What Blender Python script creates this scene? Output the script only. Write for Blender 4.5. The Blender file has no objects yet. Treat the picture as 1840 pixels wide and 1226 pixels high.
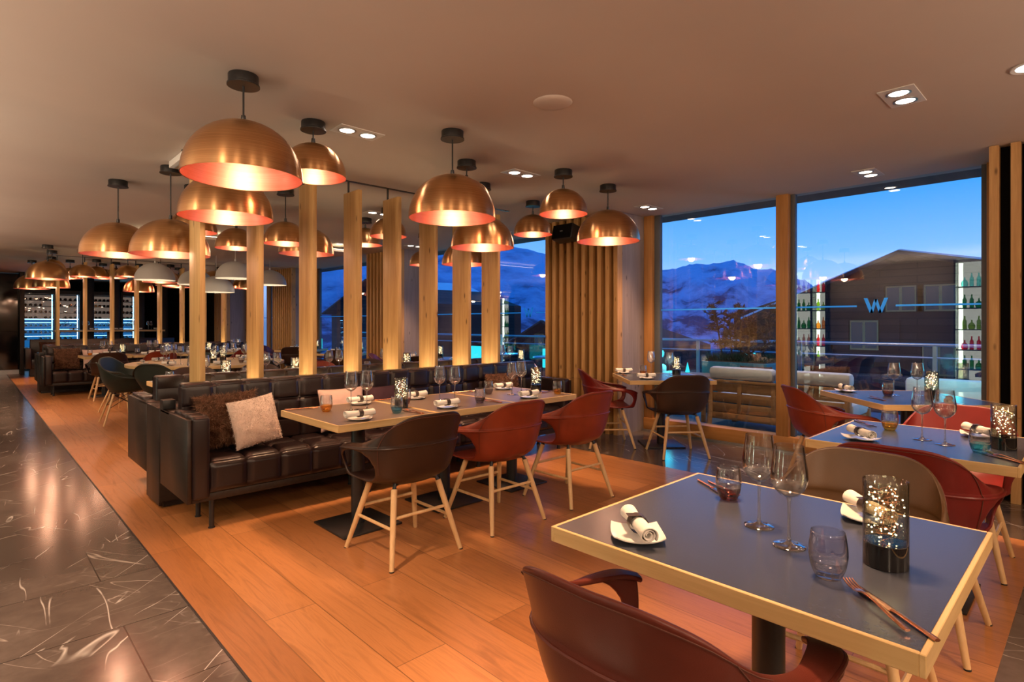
import bpy, bmesh, math, random
from mathutils import Vector, Matrix, noise
R = random.Random(7)
PI = math.pi
SC = bpy.context.scene
COL = SC.collection

# ------------------------------------------------------------------ materials
MATS = {}
def _nt(name):
    m = bpy.data.materials.new(name); m.use_nodes = True
    nt = m.node_tree
    for n in list(nt.nodes): nt.nodes.remove(n)
    out = nt.nodes.new('ShaderNodeOutputMaterial')
    MATS[name] = m
    return m, nt, out
def N(nt, typ, **kw):
    n = nt.nodes.new(typ)
    for k, v in kw.items():
        if k.startswith('i_'): n.inputs[k[2:].replace('_', ' ')].default_value = v
        else: setattr(n, k, v)
    return n
def L(nt, a, b): nt.links.new(a, b)
def ramp(nt, fac, stops):
    r = nt.nodes.new('ShaderNodeValToRGB')
    while len(r.color_ramp.elements) < len(stops): r.color_ramp.elements.new(0.5)
    for e, (p, c) in zip(r.color_ramp.elements, stops):
        e.position = p; e.color = (*c, 1) if len(c) == 3 else c
    L(nt, fac, r.inputs[0]); return r.outputs[0]
def coords(nt, scale=(1, 1, 1), kind='Object', rot=(0, 0, 0)):
    tc = nt.nodes.new('ShaderNodeTexCoord'); mp = nt.nodes.new('ShaderNodeMapping')
    mp.inputs['Scale'].default_value = scale; mp.inputs['Rotation'].default_value = rot
    L(nt, tc.outputs[kind], mp.inputs[0]); return mp.outputs[0]
def mixc(nt, fac, a, b, blend='MIX'):
    n = nt.nodes.new('ShaderNodeMix'); n.data_type = 'RGBA'; n.blend_type = blend
    for sock, v in ((n.inputs[0], fac), (n.inputs[6], a), (n.inputs[7], b)):
        if hasattr(v, 'links') or isinstance(v, bpy.types.NodeSocket): L(nt, v, sock)
        elif isinstance(v, (int, float)): sock.default_value = v
        else: sock.default_value = (*v, 1)
    return n.outputs[2]
def bump(nt, h, strength=.3, dist=.01):
    b = nt.nodes.new('ShaderNodeBump'); b.inputs['Strength'].default_value = strength
    b.inputs['Distance'].default_value = dist; L(nt, h, b.inputs['Height']); return b.outputs[0]
def prin(nt, out, color=(.5, .5, .5), rough=.5, metal=0, spec=.5, normal=None, coat=0, **kw):
    p = nt.nodes.new('ShaderNodeBsdfPrincipled')
    def s(k, v):
        if isinstance(v, bpy.types.NodeSocket): L(nt, v, p.inputs[k])
        elif isinstance(v, tuple) and len(v) == 3: p.inputs[k].default_value = (*v, 1)
        else: p.inputs[k].default_value = v
    s('Base Color', color); s('Roughness', rough); s('Metallic', metal); s('Specular IOR Level', spec)
    if normal is not None: L(nt, normal, p.inputs['Normal'])
    if coat: s('Coat Weight', coat); s('Coat Roughness', .08)
    for k, v in kw.items(): s(k.replace('_', ' '), v)
    L(nt, p.outputs[0], out.inputs[0]); return p

def m_simple(name, color, rough=.5, metal=0, spec=.5, var=.12, scale=30, bmp=0, bscale=None, coat=0):
    m, nt, out = _nt(name)
    v = coords(nt)
    nz = N(nt, 'ShaderNodeTexNoise', i_Scale=scale, i_Detail=3.0); L(nt, v, nz.inputs['Vector'])
    lo = tuple(max(0, c * (1 - var)) for c in color); hi = tuple(min(1, c * (1 + var)) for c in color)
    c = ramp(nt, nz.outputs[0], [(.3, lo), (.7, hi)])
    nrm = None
    if bmp:
        n2 = N(nt, 'ShaderNodeTexNoise', i_Scale=bscale or scale * 6, i_Detail=2.0); L(nt, v, n2.inputs['Vector'])
        nrm = bump(nt, n2.outputs[0], bmp, .004)
    prin(nt, out, c, rough, metal, spec, nrm, coat); return m

def m_wood(name, dark, light, axis='Z', scale=1.0, rough=.45, knots=False, coat=0, per_obj=.0):
    m, nt, out = _nt(name)
    sc = {'X': (1.2, 16, 16), 'Y': (16, 1.2, 16), 'Z': (16, 16, 1.2)}[axis]
    v = coords(nt, tuple(s * scale for s in sc))
    oi = nt.nodes.new('ShaderNodeObjectInfo')
    ad = N(nt, 'ShaderNodeVectorMath', operation='ADD'); L(nt, v, ad.inputs[0])
    ml = N(nt, 'ShaderNodeMath', operation='MULTIPLY'); L(nt, oi.outputs['Random'], ml.inputs[0]); ml.inputs[1].default_value = 57
    L(nt, ml.outputs[0], ad.inputs[1]); v = ad.outputs[0]
    n1 = N(nt, 'ShaderNodeTexNoise', i_Scale=1.6, i_Detail=5.0, i_Roughness=.6, i_Distortion=.6); L(nt, v, n1.inputs['Vector'])
    c = ramp(nt, n1.outputs[0], [(.25, dark), (.5, tuple((a + b) / 2 for a, b in zip(dark, light))), (.72, light)])
    if knots:
        v2 = coords(nt, {'X': (1.2, 6, 6), 'Y': (6, 1.2, 6), 'Z': (9, 9, 3.2)}[axis])
        a2 = N(nt, 'ShaderNodeVectorMath', operation='ADD'); L(nt, v2, a2.inputs[0]); L(nt, ml.outputs[0], a2.inputs[1])
        vo = N(nt, 'ShaderNodeTexVoronoi', i_Scale=1.0); L(nt, a2.outputs[0], vo.inputs['Vector'])
        k = ramp(nt, vo.outputs['Distance'], [(.05, (1, 1, 1)), (.13, (0, 0, 0))])
        c = mixc(nt, k, c, tuple(x * .35 for x in dark))
    prin(nt, out, c, rough, 0, .4, bump(nt, n1.outputs[0], .08, .003), coat); return m

def build_materials():
    # oak floor boards running along Y
    m, nt, out = _nt('oak_floor')
    v = coords(nt, (1, 1, 1), rot=(0, 0, PI / 2))
    br = N(nt, 'ShaderNodeTexBrick', offset=.37, i_Scale=1.0, i_Mortar_Size=.0022, i_Brick_Width=1.9, i_Row_Height=.24, i_Bias=0.0)
    br.inputs['Color1'].default_value = (.0, .0, .0, 1); br.inputs['Color2'].default_value = (1, 1, 1, 1); br.inputs['Mortar'].default_value = (.5, .5, .5, 1)
    L(nt, v, br.inputs['Vector'])
    tint = ramp(nt, br.outputs['Color'], [(0, (.36, .132, .040)), (.5, (.46, .178, .057)), (1, (.56, .228, .077))])
    v2 = coords(nt, (14, 1.0, 1))
    wv = N(nt, 'ShaderNodeTexNoise', i_Scale=1.3, i_Detail=7.0, i_Roughness=.62, i_Distortion=1.6); L(nt, v2, wv.inputs['Vector'])
    gr = ramp(nt, wv.outputs[0], [(.32, (.62, .60, .57)), (.5, (1, 1, 1)), (.62, (.80, .78, .75)), (.75, (1.0, 1.0, 1.0))])
    c = mixc(nt, .85, tint, gr, 'MULTIPLY')
    c = mixc(nt, br.outputs['Fac'], c, (.20, .08, .026))
    rg = ramp(nt, wv.outputs[0], [(.3, (.36,) * 3), (.7, (.28,) * 3)])
    prin(nt, out, c, rg, 0, .45, bump(nt, wv.outputs[0], .06, .003))
    # dark marble tiles with pale veins
    m, nt, out = _nt('dark_marble')
    v = coords(nt)
    br = N(nt, 'ShaderNodeTexBrick', offset=.5, i_Scale=1.0, i_Mortar_Size=.003, i_Brick_Width=1.0, i_Row_Height=.6, i_Bias=0.0)
    br.inputs['Color1'].default_value = (0, 0, 0, 1); br.inputs['Color2'].default_value = (1, 1, 1, 1)
    L(nt, v, br.inputs['Vector'])
    # random shift per tile so that veins break at joints
    sh = N(nt, 'ShaderNodeVectorMath', operation='SCALE'); L(nt, br.outputs['Color'], sh.inputs[0]); sh.inputs['Scale'].default_value = 23
    ad = N(nt, 'ShaderNodeVectorMath', operation='ADD'); L(nt, v, ad.inputs[0]); L(nt, sh.outputs[0], ad.inputs[1])
    nz = N(nt, 'ShaderNodeTexNoise', i_Scale=2.2, i_Detail=6.0, i_Roughness=.65); L(nt, ad.outputs[0], nz.inputs['Vector'])
    base = ramp(nt, nz.outputs[0], [(.3, (.060, .042, .034)), (.55, (.110, .082, .067)), (.75, (.16, .125, .105))])
    def vein(scale, w, rotz, stretch, off, lo, hi):
        mp = N(nt, 'ShaderNodeMapping'); mp.inputs['Rotation'].default_value = (0, 0, rotz); mp.inputs['Location'].default_value = (off, off * 2, off)
        L(nt, ad.outputs[0], mp.inputs[0])
        m2 = N(nt, 'ShaderNodeMapping'); m2.inputs['Scale'].default_value = (1, stretch, 1); L(nt, mp.outputs[0], m2.inputs[0])
        d = N(nt, 'ShaderNodeTexNoise', i_Scale=scale, i_Detail=2.2, i_Roughness=.45, i_Distortion=.25); L(nt, m2.outputs[0], d.inputs['Vector'])
        s2 = N(nt, 'ShaderNodeMath', operation='SUBTRACT'); L(nt, d.outputs[0], s2.inputs[0]); s2.inputs[1].default_value = .5
        ab = N(nt, 'ShaderNodeMath', operation='ABSOLUTE'); L(nt, s2.outputs[0], ab.inputs[0])
        ln = ramp(nt, ab.outputs[0], [(0, (1, 1, 1)), (w, (0, 0, 0))])
        mk = N(nt, 'ShaderNodeTexNoise', i_Scale=2.4, i_Detail=3.0); L(nt, mp.outputs[0], mk.inputs['Vector'])
        mr = ramp(nt, mk.outputs[0], [(lo, (0, 0, 0)), (hi, (1, 1, 1))])
        return mixc(nt, 1.0, ln, mr, 'MULTIPLY')
    v1 = vein(3.2, .0034, .75, .14, 1.3, .46, .56); v2 = vein(4.5, .0038, -.55, .16, 4.1, .46, .58); v3 = vein(7.0, .010, 1.5, .3, 7.7, .46, .66)
    v4 = vein(4.0, .0032, .1, .12, 9.2, .48, .58)
    v1 = mixc(nt, 1.0, v1, v4, 'LIGHTEN')
    c = mixc(nt, v1, base, (.66, .60, .54)); c = mixc(nt, v2, c, (.42, .36, .31)); c = mixc(nt, v3, c, (.20, .165, .14))
    c = mixc(nt, br.outputs['Fac'], c, (.022, .016, .013))
    prin(nt, out, c, .16, 0, .55, bump(nt, nz.outputs[0], .03, .003))
    # painted ceiling
    m_simple('ceiling_paint', (.60, .53, .47), .85, 0, .2, .03, 1.2)
    m_simple('wall_paint', (.42, .36, .31), .8, 0, .3, .05, 2)
    m_wood('spruce', (.50, .27, .085), (.74, .48, .20), 'Z', .8, .5, True)
    m_wood('spruce_slat', (.42, .215, .07), (.64, .37, .14), 'Z', 1.0, .55, True)
    m_wood('window_larch', (.40, .17, .045), (.56, .27, .085), 'Z', 1.0, .45)
    m_wood('larch_sill', (.40, .17, .045), (.56, .27, .085), 'Y', 1.0, .45)
    m_wood('pale_panel', (.24, .19, .175), (.35, .29, .27), 'Z', .55, .6, True)
    m_wood('oak_edge', (.52, .33, .13), (.72, .50, .23), 'X', 1.2, .4)
    m_wood('oak_edge_y', (.52, .33, .13), (.72, .50, .23), 'Y', 1.2, .4)
    m_wood('beech', (.60, .37, .16), (.75, .50, .25), 'Z', 1.6, .4)
    m_wood('dark_veneer', (.008, .005, .004), (.028, .017, .012), 'Y', 1.3, .42)
    m_wood('teak', (.30, .13, .045), (.46, .23, .09), 'Y', 1.0, .5)
    m, nt, out = _nt('chalet_boards')
    v = coords(nt, (1, 1, 1), rot=(PI / 2, 0, PI / 2)); br = N(nt, 'ShaderNodeTexBrick', offset=.4, i_Scale=1.0, i_Mortar_Size=.02, i_Brick_Width=2.6, i_Row_Height=.23, i_Bias=0.0)
    br.inputs['Color1'].default_value = (.018, .010, .009, 1); br.inputs['Color2'].default_value = (.055, .032, .026, 1); br.inputs['Mortar'].default_value = (.008, .006, .006, 1)
    tcn = nt.nodes.new('ShaderNodeTexCoord'); sxx = nt.nodes.new('ShaderNodeSeparateXYZ'); cbx = nt.nodes.new('ShaderNodeCombineXYZ'); L(nt, tcn.outputs['Object'], sxx.inputs[0])
    L(nt, sxx.outputs['Y'], cbx.inputs[0]); L(nt, sxx.outputs['Z'], cbx.inputs[1]); L(nt, cbx.outputs[0], br.inputs['Vector'])
    prin(nt, out, br.outputs['Color'], .8, 0, .3)
    m_wood('soffit_boards', (.06, .05, .045), (.14, .115, .10), 'X', .4, .8)
    m_simple('slat_recess', (.022, .011, .005), .8)
    m_simple('taupe_top', (.120, .084, .066), .36, 0, .5, .10, 60, .04, 160)
    m_simple('laminate_sky_tint', (.038, .044, .062), .27, 0, .6, .10, 60, .04, 160)  # blue sky light tinted into the brown-grey laminate
    m_simple('black_metal', (.012, .012, .013), .38, 0, .5, .1, 40)
    m_simple('black_gloss', (.006, .006, .007), .07, 0, .55, .1, 10)
    m_simple('black_recess', (.006, .005, .005), .9, 0, .1)
    m_simple('bench_leather', (.0135, .0075, .0078), .29, 0, .45, .15, 9, .10, 260)
    for nm, c in (('leather_brown', (.027, .0125, .008)), ('leather_red', (.20, .028, .011)), ('leather_crimson', (.15, .011, .009)),
                  ('leather_oxblood', (.12, .022, .014)), ('leather_bronze', (.062, .031, .012)), ('leather_black', (.030, .018, .014))):
        m_simple(nm, c, .38, 0, .38, .14, 7, .08, 320)
    m_simple('leather_violet', (.075, .018, .05), .38, 0, .5, .12, 7, .06, 320)
    m_simple('shell_green', (.011, .020, .017), .5, 0, .4, .1, 5)
    m_simple('stitching', (.10, .03, .02), .7)
    m_simple('napkin_linen', (.82, .78, .72), .9, 0, .2, .04, 40, .25, 500)
    m_simple('napkin_band', (.030, .018, .013), .45)
    m_simple('porcelain', (.80, .78, .75), .12, 0, .5, .02, 4)
    m_simple('white_plastic', (.72, .70, .66), .4, 0, .4, .02, 4)
    m_simple('lamp_white', (.60, .61, .58), .45, 0, .4, .02, 4)
    m_simple('aluminium', (.50, .52, .54), .35, 1, .5, .05, 20)
    m_simple('grey_frame', (.10, .11, .12), .5, 0, .5, .05, 20)
    m_simple('rubber', (.01, .01, .01), .8)
    m_simple('copper_cutlery', (.72, .33, .20), .2, 1, .5, .05, 30)
    m_simple('fur_brown', (.10, .045, .026), .9, 0, .15, .5, 30)
    m_simple('fur_brown_strand', (.22, .115, .070), .8, 0, .2, .75, 26)
    m_simple('fur_cream', (.72, .58, .50), .9, 0, .15, .14, 14)
    m_simple('cushion_pink', (.62, .42, .36), .9, 0, .2, .05, 20, .2, 400)
    m_simple('cushion_plum', (.075, .035, .045), .9, 0, .2, .1, 20, .2, 400)
    m_simple('outdoor_fabric', (.62, .60, .58), .9, 0, .2, .05, 20, .2, 300)
    m_simple('teal_pot', (.03, .16, .20), .6)
    m_simple('pine_needles', (.12, .065, .045), .8, 0, .2, .5, 9)
    m_simple('shrub_leaves', (.018, .045, .028), .7, 0, .2, .4, 9)
    m_simple('bark', (.06, .035, .02), .9)
    m_simple('snow', (.72, .78, .88), .8, 0, .2, .06, 1.5)
    m_simple('terrace_stone', (.14, .15, .17), .6, 0, .4, .15, 3)
    m_simple('wine_glass_dark', (.012, .014, .010), .12, 0, .6, .3, 40)
    m_simple('bottle_end_backlit', (.45, .70, .80), .25, 0, .8, .3, 40)  # cyan backlight painted into the glass colour
    m_simple('wine_capsule_red', (.32, .01, .015), .3)
    m_simple('wine_label', (.65, .60, .5), .6)
    m_simple('plywood_box', (.45, .24, .10), .6)
    # copper, brushed
    def copper(name, c1, c2, rough, aniso):
        m, nt, out = _nt(name)
        v = coords(nt, (3, 3, 220))
        nz = N(nt, 'ShaderNodeTexNoise', i_Scale=1.0, i_Detail=4.0); L(nt, v, nz.inputs['Vector'])
        c = ramp(nt, nz.outputs[0], [(.3, c1), (.7, c2)])
        tg = N(nt, 'ShaderNodeTangent', direction_type='RADIAL', axis='Z')
        p = prin(nt, out, c, rough, 1.0, .5, bump(nt, nz.outputs[0], .05, .001), Anisotropic=aniso, Anisotropic_Rotation=.25)
        L(nt, tg.outputs[0], p.inputs['Tangent'])
    copper('copper_outer', (.56, .29, .12), (.74, .41, .19), .29, .8)
    copper('copper_inner', (.78, .31, .23), (.88, .39, .30), .42, .5)
    # clear glass without refraction: transparent with a facing-dependent reflection
    def thin(name, tint, base=.05, edge=.75, rough=.0, pw=2.2, dark_edge=None):
        m, nt, out = _nt(name)
        lw = N(nt, 'ShaderNodeLayerWeight', i_Blend=.5)
        pwn = N(nt, 'ShaderNodeMath', operation='POWER'); L(nt, lw.outputs['Facing'], pwn.inputs[0]); pwn.inputs[1].default_value = pw
        mr = N(nt, 'ShaderNodeMapRange'); L(nt, pwn.outputs[0], mr.inputs[0]); mr.inputs[3].default_value = base; mr.inputs[4].default_value = edge
        tr = N(nt, 'ShaderNodeBsdfTransparent'); tr.inputs[0].default_value = (*tint, 1)
        if dark_edge:
            cc = ramp(nt, pwn.outputs[0], [(0, tint), (.9, dark_edge)]); L(nt, cc, tr.inputs[0])
        gl = N(nt, 'ShaderNodeBsdfGlossy'); gl.inputs['Roughness'].default_value = rough
        mx = N(nt, 'ShaderNodeMixShader'); L(nt, mr.outputs[0], mx.inputs[0]); L(nt, tr.outputs[0], mx.inputs[1]); L(nt, gl.outputs[0], mx.inputs[2])
        L(nt, mx.outputs[0], out.inputs[0]); return m
    thin('clear_glass', (.97, .975, .98), .08, .85, .015, 1.45, (.84, .86, .88))
    thin('solid_glass', (.90, .91, .92), .22, .95, .02, 1.3, (.60, .62, .64))
    thin('window_glass', (.86, .91, .93), .085, .75, 0, 4.0)
    thin('cabinet_glass', (.85, .9, .95), .05, .7, 0, 4.0)
    thin('rail_glass', (.72, .84, .88), .06, .7, 0, 4.0)
    thin('smoked_glass', (.84, .83, .74), .06, .55, .01, 2.6, (.42, .41, .36))
    thin('tint_grey', (.93, .92, .93), .06, .65, .01, 2.4, (.52, .51, .52))
    thin('tint_amber', (.98, .74, .26), .08, .6, .02, 2.2, (.75, .40, .06))
    thin('tint_turquoise', (.42, .88, .90), .08, .6, .02, 2.2, (.10, .55, .58))
    thin('tint_plum', (.72, .46, .42), .08, .6, .02, 2.2, (.35, .14, .12))
    thin('tint_smoke', (.62, .58, .60), .08, .6, .02, 2.2, (.22, .2, .21))
    thin('tint_blue', (.50, .82, .96), .08, .6, .02, 2.2, (.15, .45, .65))
    thin('bottle_green', (.10, .42, .10), .06, .6, .02, 2.2, (.01, .10, .02))
    thin('bottle_lime', (.42, .55, .06), .06, .6, .02, 2.2, (.12, .2, .01))
    thin('bottle_red', (.75, .10, .06), .06, .6, .02, 2.2, (.3, .01, .01))
    thin('bottle_amber', (.85, .45, .05), .06, .6, .02, 2.2, (.3, .12, .01))
    def emis(name, c, s, sample=True):
        m, nt, out = _nt(name)
        e = N(nt, 'ShaderNodeEmission', i_Strength=s); e.inputs[0].default_value = (*c, 1); L(nt, e.outputs[0], out.inputs[0])
        if not sample: m.cycles.emission_sampling = 'NONE'
        return m
    emis('fairy_glow', (1, .82, .52), 11, False)
    emis('bulb_glow', (1, .62, .34), 8, False)
    emis('downlight_glow', (1, .76, .58), 12, False)
    emis('round_downlight_glow', (.92, .95, 1), 7, False)
    emis('led_cyan', (.02, .20, .55), .35, True)
    emis('cabinet_warm_fill', (.55, .36, .26), .16, True)
    emis('led_shelf', (.25, .66, 1), 9, True)
    emis('led_white', (.82, 1, .72), 7, True)
    emis('niche_back', (.95, .93, .78), 1.1, True)
    emis('teal_glow', (.02, .62, .72), 1.0, True)
    emis('cove_glow', (1, .80, .50), 5, True)
    emis('window_lit', (.10, .16, .30), .12, False)
    # etched film on the window
    m, nt, out = _nt('window_film')
    t = N(nt, 'ShaderNodeBsdfTranslucent'); t.inputs[0].default_value = (.40, .85, 1, 1)
    d = N(nt, 'ShaderNodeBsdfDiffuse'); d.inputs[0].default_value = (.15, .35, .6, 1)
    mx = N(nt, 'ShaderNodeMixShader'); mx.inputs[0].default_value = .06; L(nt, t.outputs[0], mx.inputs[1]); L(nt, d.outputs[0], mx.inputs[2]); L(nt, mx.outputs[0], out.inputs[0])
    # snowy mountain
    m, nt, out = _nt('mountain_snow')
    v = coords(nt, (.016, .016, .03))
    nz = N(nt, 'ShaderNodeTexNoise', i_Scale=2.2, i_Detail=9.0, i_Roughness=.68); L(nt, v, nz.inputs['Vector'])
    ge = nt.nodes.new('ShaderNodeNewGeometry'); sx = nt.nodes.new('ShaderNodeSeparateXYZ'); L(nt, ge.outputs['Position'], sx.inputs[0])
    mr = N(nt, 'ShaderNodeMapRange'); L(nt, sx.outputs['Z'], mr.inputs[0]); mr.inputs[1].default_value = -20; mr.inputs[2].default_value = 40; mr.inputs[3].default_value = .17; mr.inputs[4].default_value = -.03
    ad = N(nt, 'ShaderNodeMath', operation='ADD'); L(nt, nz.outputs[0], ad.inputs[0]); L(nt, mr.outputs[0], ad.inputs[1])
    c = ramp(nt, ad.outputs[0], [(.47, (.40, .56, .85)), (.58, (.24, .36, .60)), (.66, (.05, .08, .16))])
    prin(nt, out, c, .9, 0, .1, bump(nt, nz.outputs[0], 1.0, 6.0))
build_materials()
M = MATS

# ------------------------------------------------------------------ object helpers
def setp(o, label=None, cat=None, group=None, kind=None):
    if label: o['label'] = label
    if cat: o['category'] = cat
    if group: o['group'] = group
    if kind: o['kind'] = kind
    return o
def thing(name, label, cat, loc=(0, 0, 0), rz=0, group=None, kind=None):
    o = bpy.data.objects.new(name, None); COL.objects.link(o)
    o.empty_display_size = .05; o.location = loc; o.rotation_euler = (0, 0, rz)
    return setp(o, label, cat, group, kind)
def finish(name, bm, mats, parent=None, angle=35, smooth=True, loc=None):
    me = bpy.data.meshes.new(name); bmesh.ops.recalc_face_normals(bm, faces=bm.faces); bm.to_mesh(me); bm.free()
    if not isinstance(mats, (list, tuple)): mats = [mats]
    for m in mats: me.materials.append(M[m] if isinstance(m, str) else m)
    if smooth and len(me.polygons):
        me.polygons.foreach_set('use_smooth', [True] * len(me.polygons))
        me.set_sharp_from_angle(angle=math.radians(angle))
    o = bpy.data.objects.new(name, me); COL.objects.link(o)
    if parent: o.parent = parent
    if loc: o.location = loc
    return o
def bake(o):
    dg = bpy.context.evaluated_depsgraph_get(); dg.update()
    me = bpy.data.meshes.new_from_object(o.evaluated_get(dg)); o.modifiers.clear(); o.data = me
    return o
def clone(src, loc=None, rz=None, label=None, group=None, recolor=None):
    def cp(o, par):
        c = o.copy(); COL.objects.link(c); c.parent = par
        if recolor and o.type == 'MESH':
            for i, s in enumerate(o.material_slots):
                if s.material and s.material.name in recolor:
                    c.material_slots[i].link = 'OBJECT'; c.material_slots[i].material = M[recolor[s.material.name]]
        for ch in list(o.children): cp(ch, c)
        return c
    r = cp(src, None)
    if loc is not None: r.location = loc
    if rz is not None: r.rotation_euler = (0, 0, rz)
    if label: r['label'] = label
    if group: r['group'] = group
    return r
def recolor_now(root, mp):
    for o in [root] + list(root.children_recursive):
        if o.type == 'MESH':
            for s in o.material_slots:
                if s.material and s.material.name in mp: s.link = 'OBJECT'; s.material = M[mp[s.material.name]]

# geometry into bmesh
def box(bm, x0, x1, y0, y1, z0, z1, bevel=0, seg=2, mi=0, rot=None, org=None):
    vs = [bm.verts.new((x, y, z)) for x in (x0, x1) for y in (y0, y1) for z in (z0, z1)]
    idx = [(0, 1, 3, 2), (4, 6, 7, 5), (0, 4, 5, 1), (2, 3, 7, 6), (0, 2, 6, 4), (1, 5, 7, 3)]
    fs = [bm.faces.new([vs[i] for i in f]) for f in idx]
    for f in fs: f.material_index = mi
    es = set(e for f in fs for e in f.edges)
    if bevel:
        r = bmesh.ops.bevel(bm, geom=list(es), offset=bevel, segments=seg, profile=.5, affect='EDGES')
        vs = list({v for f in r['faces'] for v in f.verts})
        for f in r['faces']: f.material_index = mi
    if rot is not None: bmesh.ops.rotate(bm, verts=vs, cent=org or (0, 0, 0), matrix=rot)
    return vs
def boxo(name, b, mat, parent=None, bevel=0, **k):
    bm = bmesh.new(); box(bm, *b, bevel=bevel); return finish(name, bm, mat, parent, **k)
def tube(bm, pts, rad, seg=10, cap=True, mi=0, flat=1.0):
    pts = [Vector(p) for p in pts]; n = len(pts)
    if not isinstance(rad, (list, tuple)): rad = [rad] * n
    rings = []; up = None
    for i, p in enumerate(pts):
        d = (pts[min(i + 1, n - 1)] - pts[max(i - 1, 0)])
        if d.length < 1e-9: d = Vector((0, 0, 1))
        d.normalize()
        if up is None:
            up = Vector((0, 0, 1)) if abs(d.z) < .9 else Vector((1, 0, 0))
        a = d.cross(up)
        if a.length < 1e-6: a = d.cross(Vector((0, 1, 0)))
        a.normalize(); b = a.cross(d).normalized(); up = b
        rings.append([bm.verts.new(p + (a * math.cos(2 * PI * k / seg) + b * math.sin(2 * PI * k / seg) * flat) * rad[i]) for k in range(seg)])
    for i in range(n - 1):
        for k in range(seg):
            f = bm.faces.new((rings[i][k], rings[i][(k + 1) % seg], rings[i + 1][(k + 1) % seg], rings[i + 1][k])); f.material_index = mi
    if cap:
        for r in (rings[0], rings[-1]):
            f = bm.faces.new(r); f.material_index = mi
def tubeo(name, pts, rad, mat, parent=None, seg=10, **k):
    bm = bmesh.new(); tube(bm, pts, rad, seg); return finish(name, bm, mat, parent, **k)
def lathe(bm, prof, seg=32, mi=0, org=(0, 0, 0), closed=False):
    ox, oy, oz = org; rings = []
    for r, z in prof:
        if r < 1e-6: rings.append([bm.verts.new((ox, oy, oz + z))])
        else: rings.append([bm.verts.new((ox + r * math.cos(2 * PI * k / seg), oy + r * math.sin(2 * PI * k / seg), oz + z)) for k in range(seg)])
    rr = list(range(len(rings)))
    pairs = list(zip(rr[:-1], rr[1:])) + ([(rr[-1], rr[0])] if closed else [])
    for i, j in pairs:
        a, b = rings[i], rings[j]
        for k in range(seg):
            k2 = (k + 1) % seg
            if len(a) == 1 and len(b) == 1: continue
            if len(a) == 1: f = bm.faces.new((a[0], b[k2], b[k]))
            elif len(b) == 1: f = bm.faces.new((a[k], a[k2], b[0]))
            else: f = bm.faces.new((a[k], a[k2], b[k2], b[k]))
            f.material_index = mi
def latheo(name, prof, mat, parent=None, seg=32, **k):
    bm = bmesh.new(); lathe(bm, prof, seg); return finish(name, bm, mat, parent, **k)
def prism(bm, poly, axis, a, b, mi=0):
    """extrude polygon (list of 2D) along axis from a to b; axis X: poly=(y,z), Y:(x,z), Z:(x,y)"""
    def p3(q, t):
        return {'X': (t, q[0], q[1]), 'Y': (q[0], t, q[1]), 'Z': (q[0], q[1], t)}[axis]
    v0 = [bm.verts.new(p3(q, a)) for q in poly]; v1 = [bm.verts.new(p3(q, b)) for q in poly]
    fs = [bm.faces.new(v0), bm.faces.new(list(reversed(v1)))]
    n = len(poly)
    for i in range(n): fs.append(bm.faces.new((v0[i], v0[(i + 1) % n], v1[(i + 1) % n], v1[i])))
    for f in fs: f.material_index = mi
def cr(p, t):
    """Catmull-Rom through list of tuples, t in 0..len-1"""
    n = len(p); i = min(int(t), n - 2); f = t - i
    p0, p1, p2, p3 = p[max(i - 1, 0)], p[i], p[i + 1], p[min(i + 2, n - 1)]
    return tuple(.5 * ((2 * b) + (-a + c) * f + (2 * a - 5 * b + 4 * c - d) * f * f + (-a + 3 * b - 3 * c + d) * f ** 3) for a, b, c, d in zip(p0, p1, p2, p3))
def tufted(bm, origin, u, v, n, w, h, nu, nv, bulge=.02, sub=7, edge=True, mi=0):
    """quilted panel: nu x nv pillows with sunken seams"""
    o, u, v, n = Vector(origin), Vector(u), Vector(v), Vector(n)
    NU, NV = nu * sub, nv * sub; g = []
    def prof(t, cells):
        f = (t * cells) % 1.0
        if t >= 1: f = 1.0
        return max(0.0, 1 - abs(2 * f - 1) ** 9) ** .5
    for j in range(NV + 1):
        row = []
        for i in range(NU + 1):
            a, b = i / NU, j / NV
            hgt = bulge * prof(a, nu) * prof(b, nv)
            row.append(bm.verts.new(o + u * (a * w) + v * (b * h) + n * hgt))
        g.append(row)
    for j in range(NV):
        for i in range(NU):
            f = bm.faces.new((g[j][i], g[j][i + 1], g[j + 1][i + 1], g[j + 1][i])); f.material_index = mi
# ------------------------------------------------------------------ camera
F, HOR, EYE = 1021.6, 582.0, 1.335
cam = bpy.data.cameras.new('camera'); cam.sensor_width = 36; cam.lens = F * 36 / 1840
cam.shift_y = -(613 - HOR) / 1840; cam.clip_start = .05; cam.clip_end = 3000
co = bpy.data.objects.new('camera', cam); COL.objects.link(co)
co.location = (0, 0, EYE); co.rotation_euler = (PI / 2, 0, -math.atan2(.6922, .7217)); SC.camera = co

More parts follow.
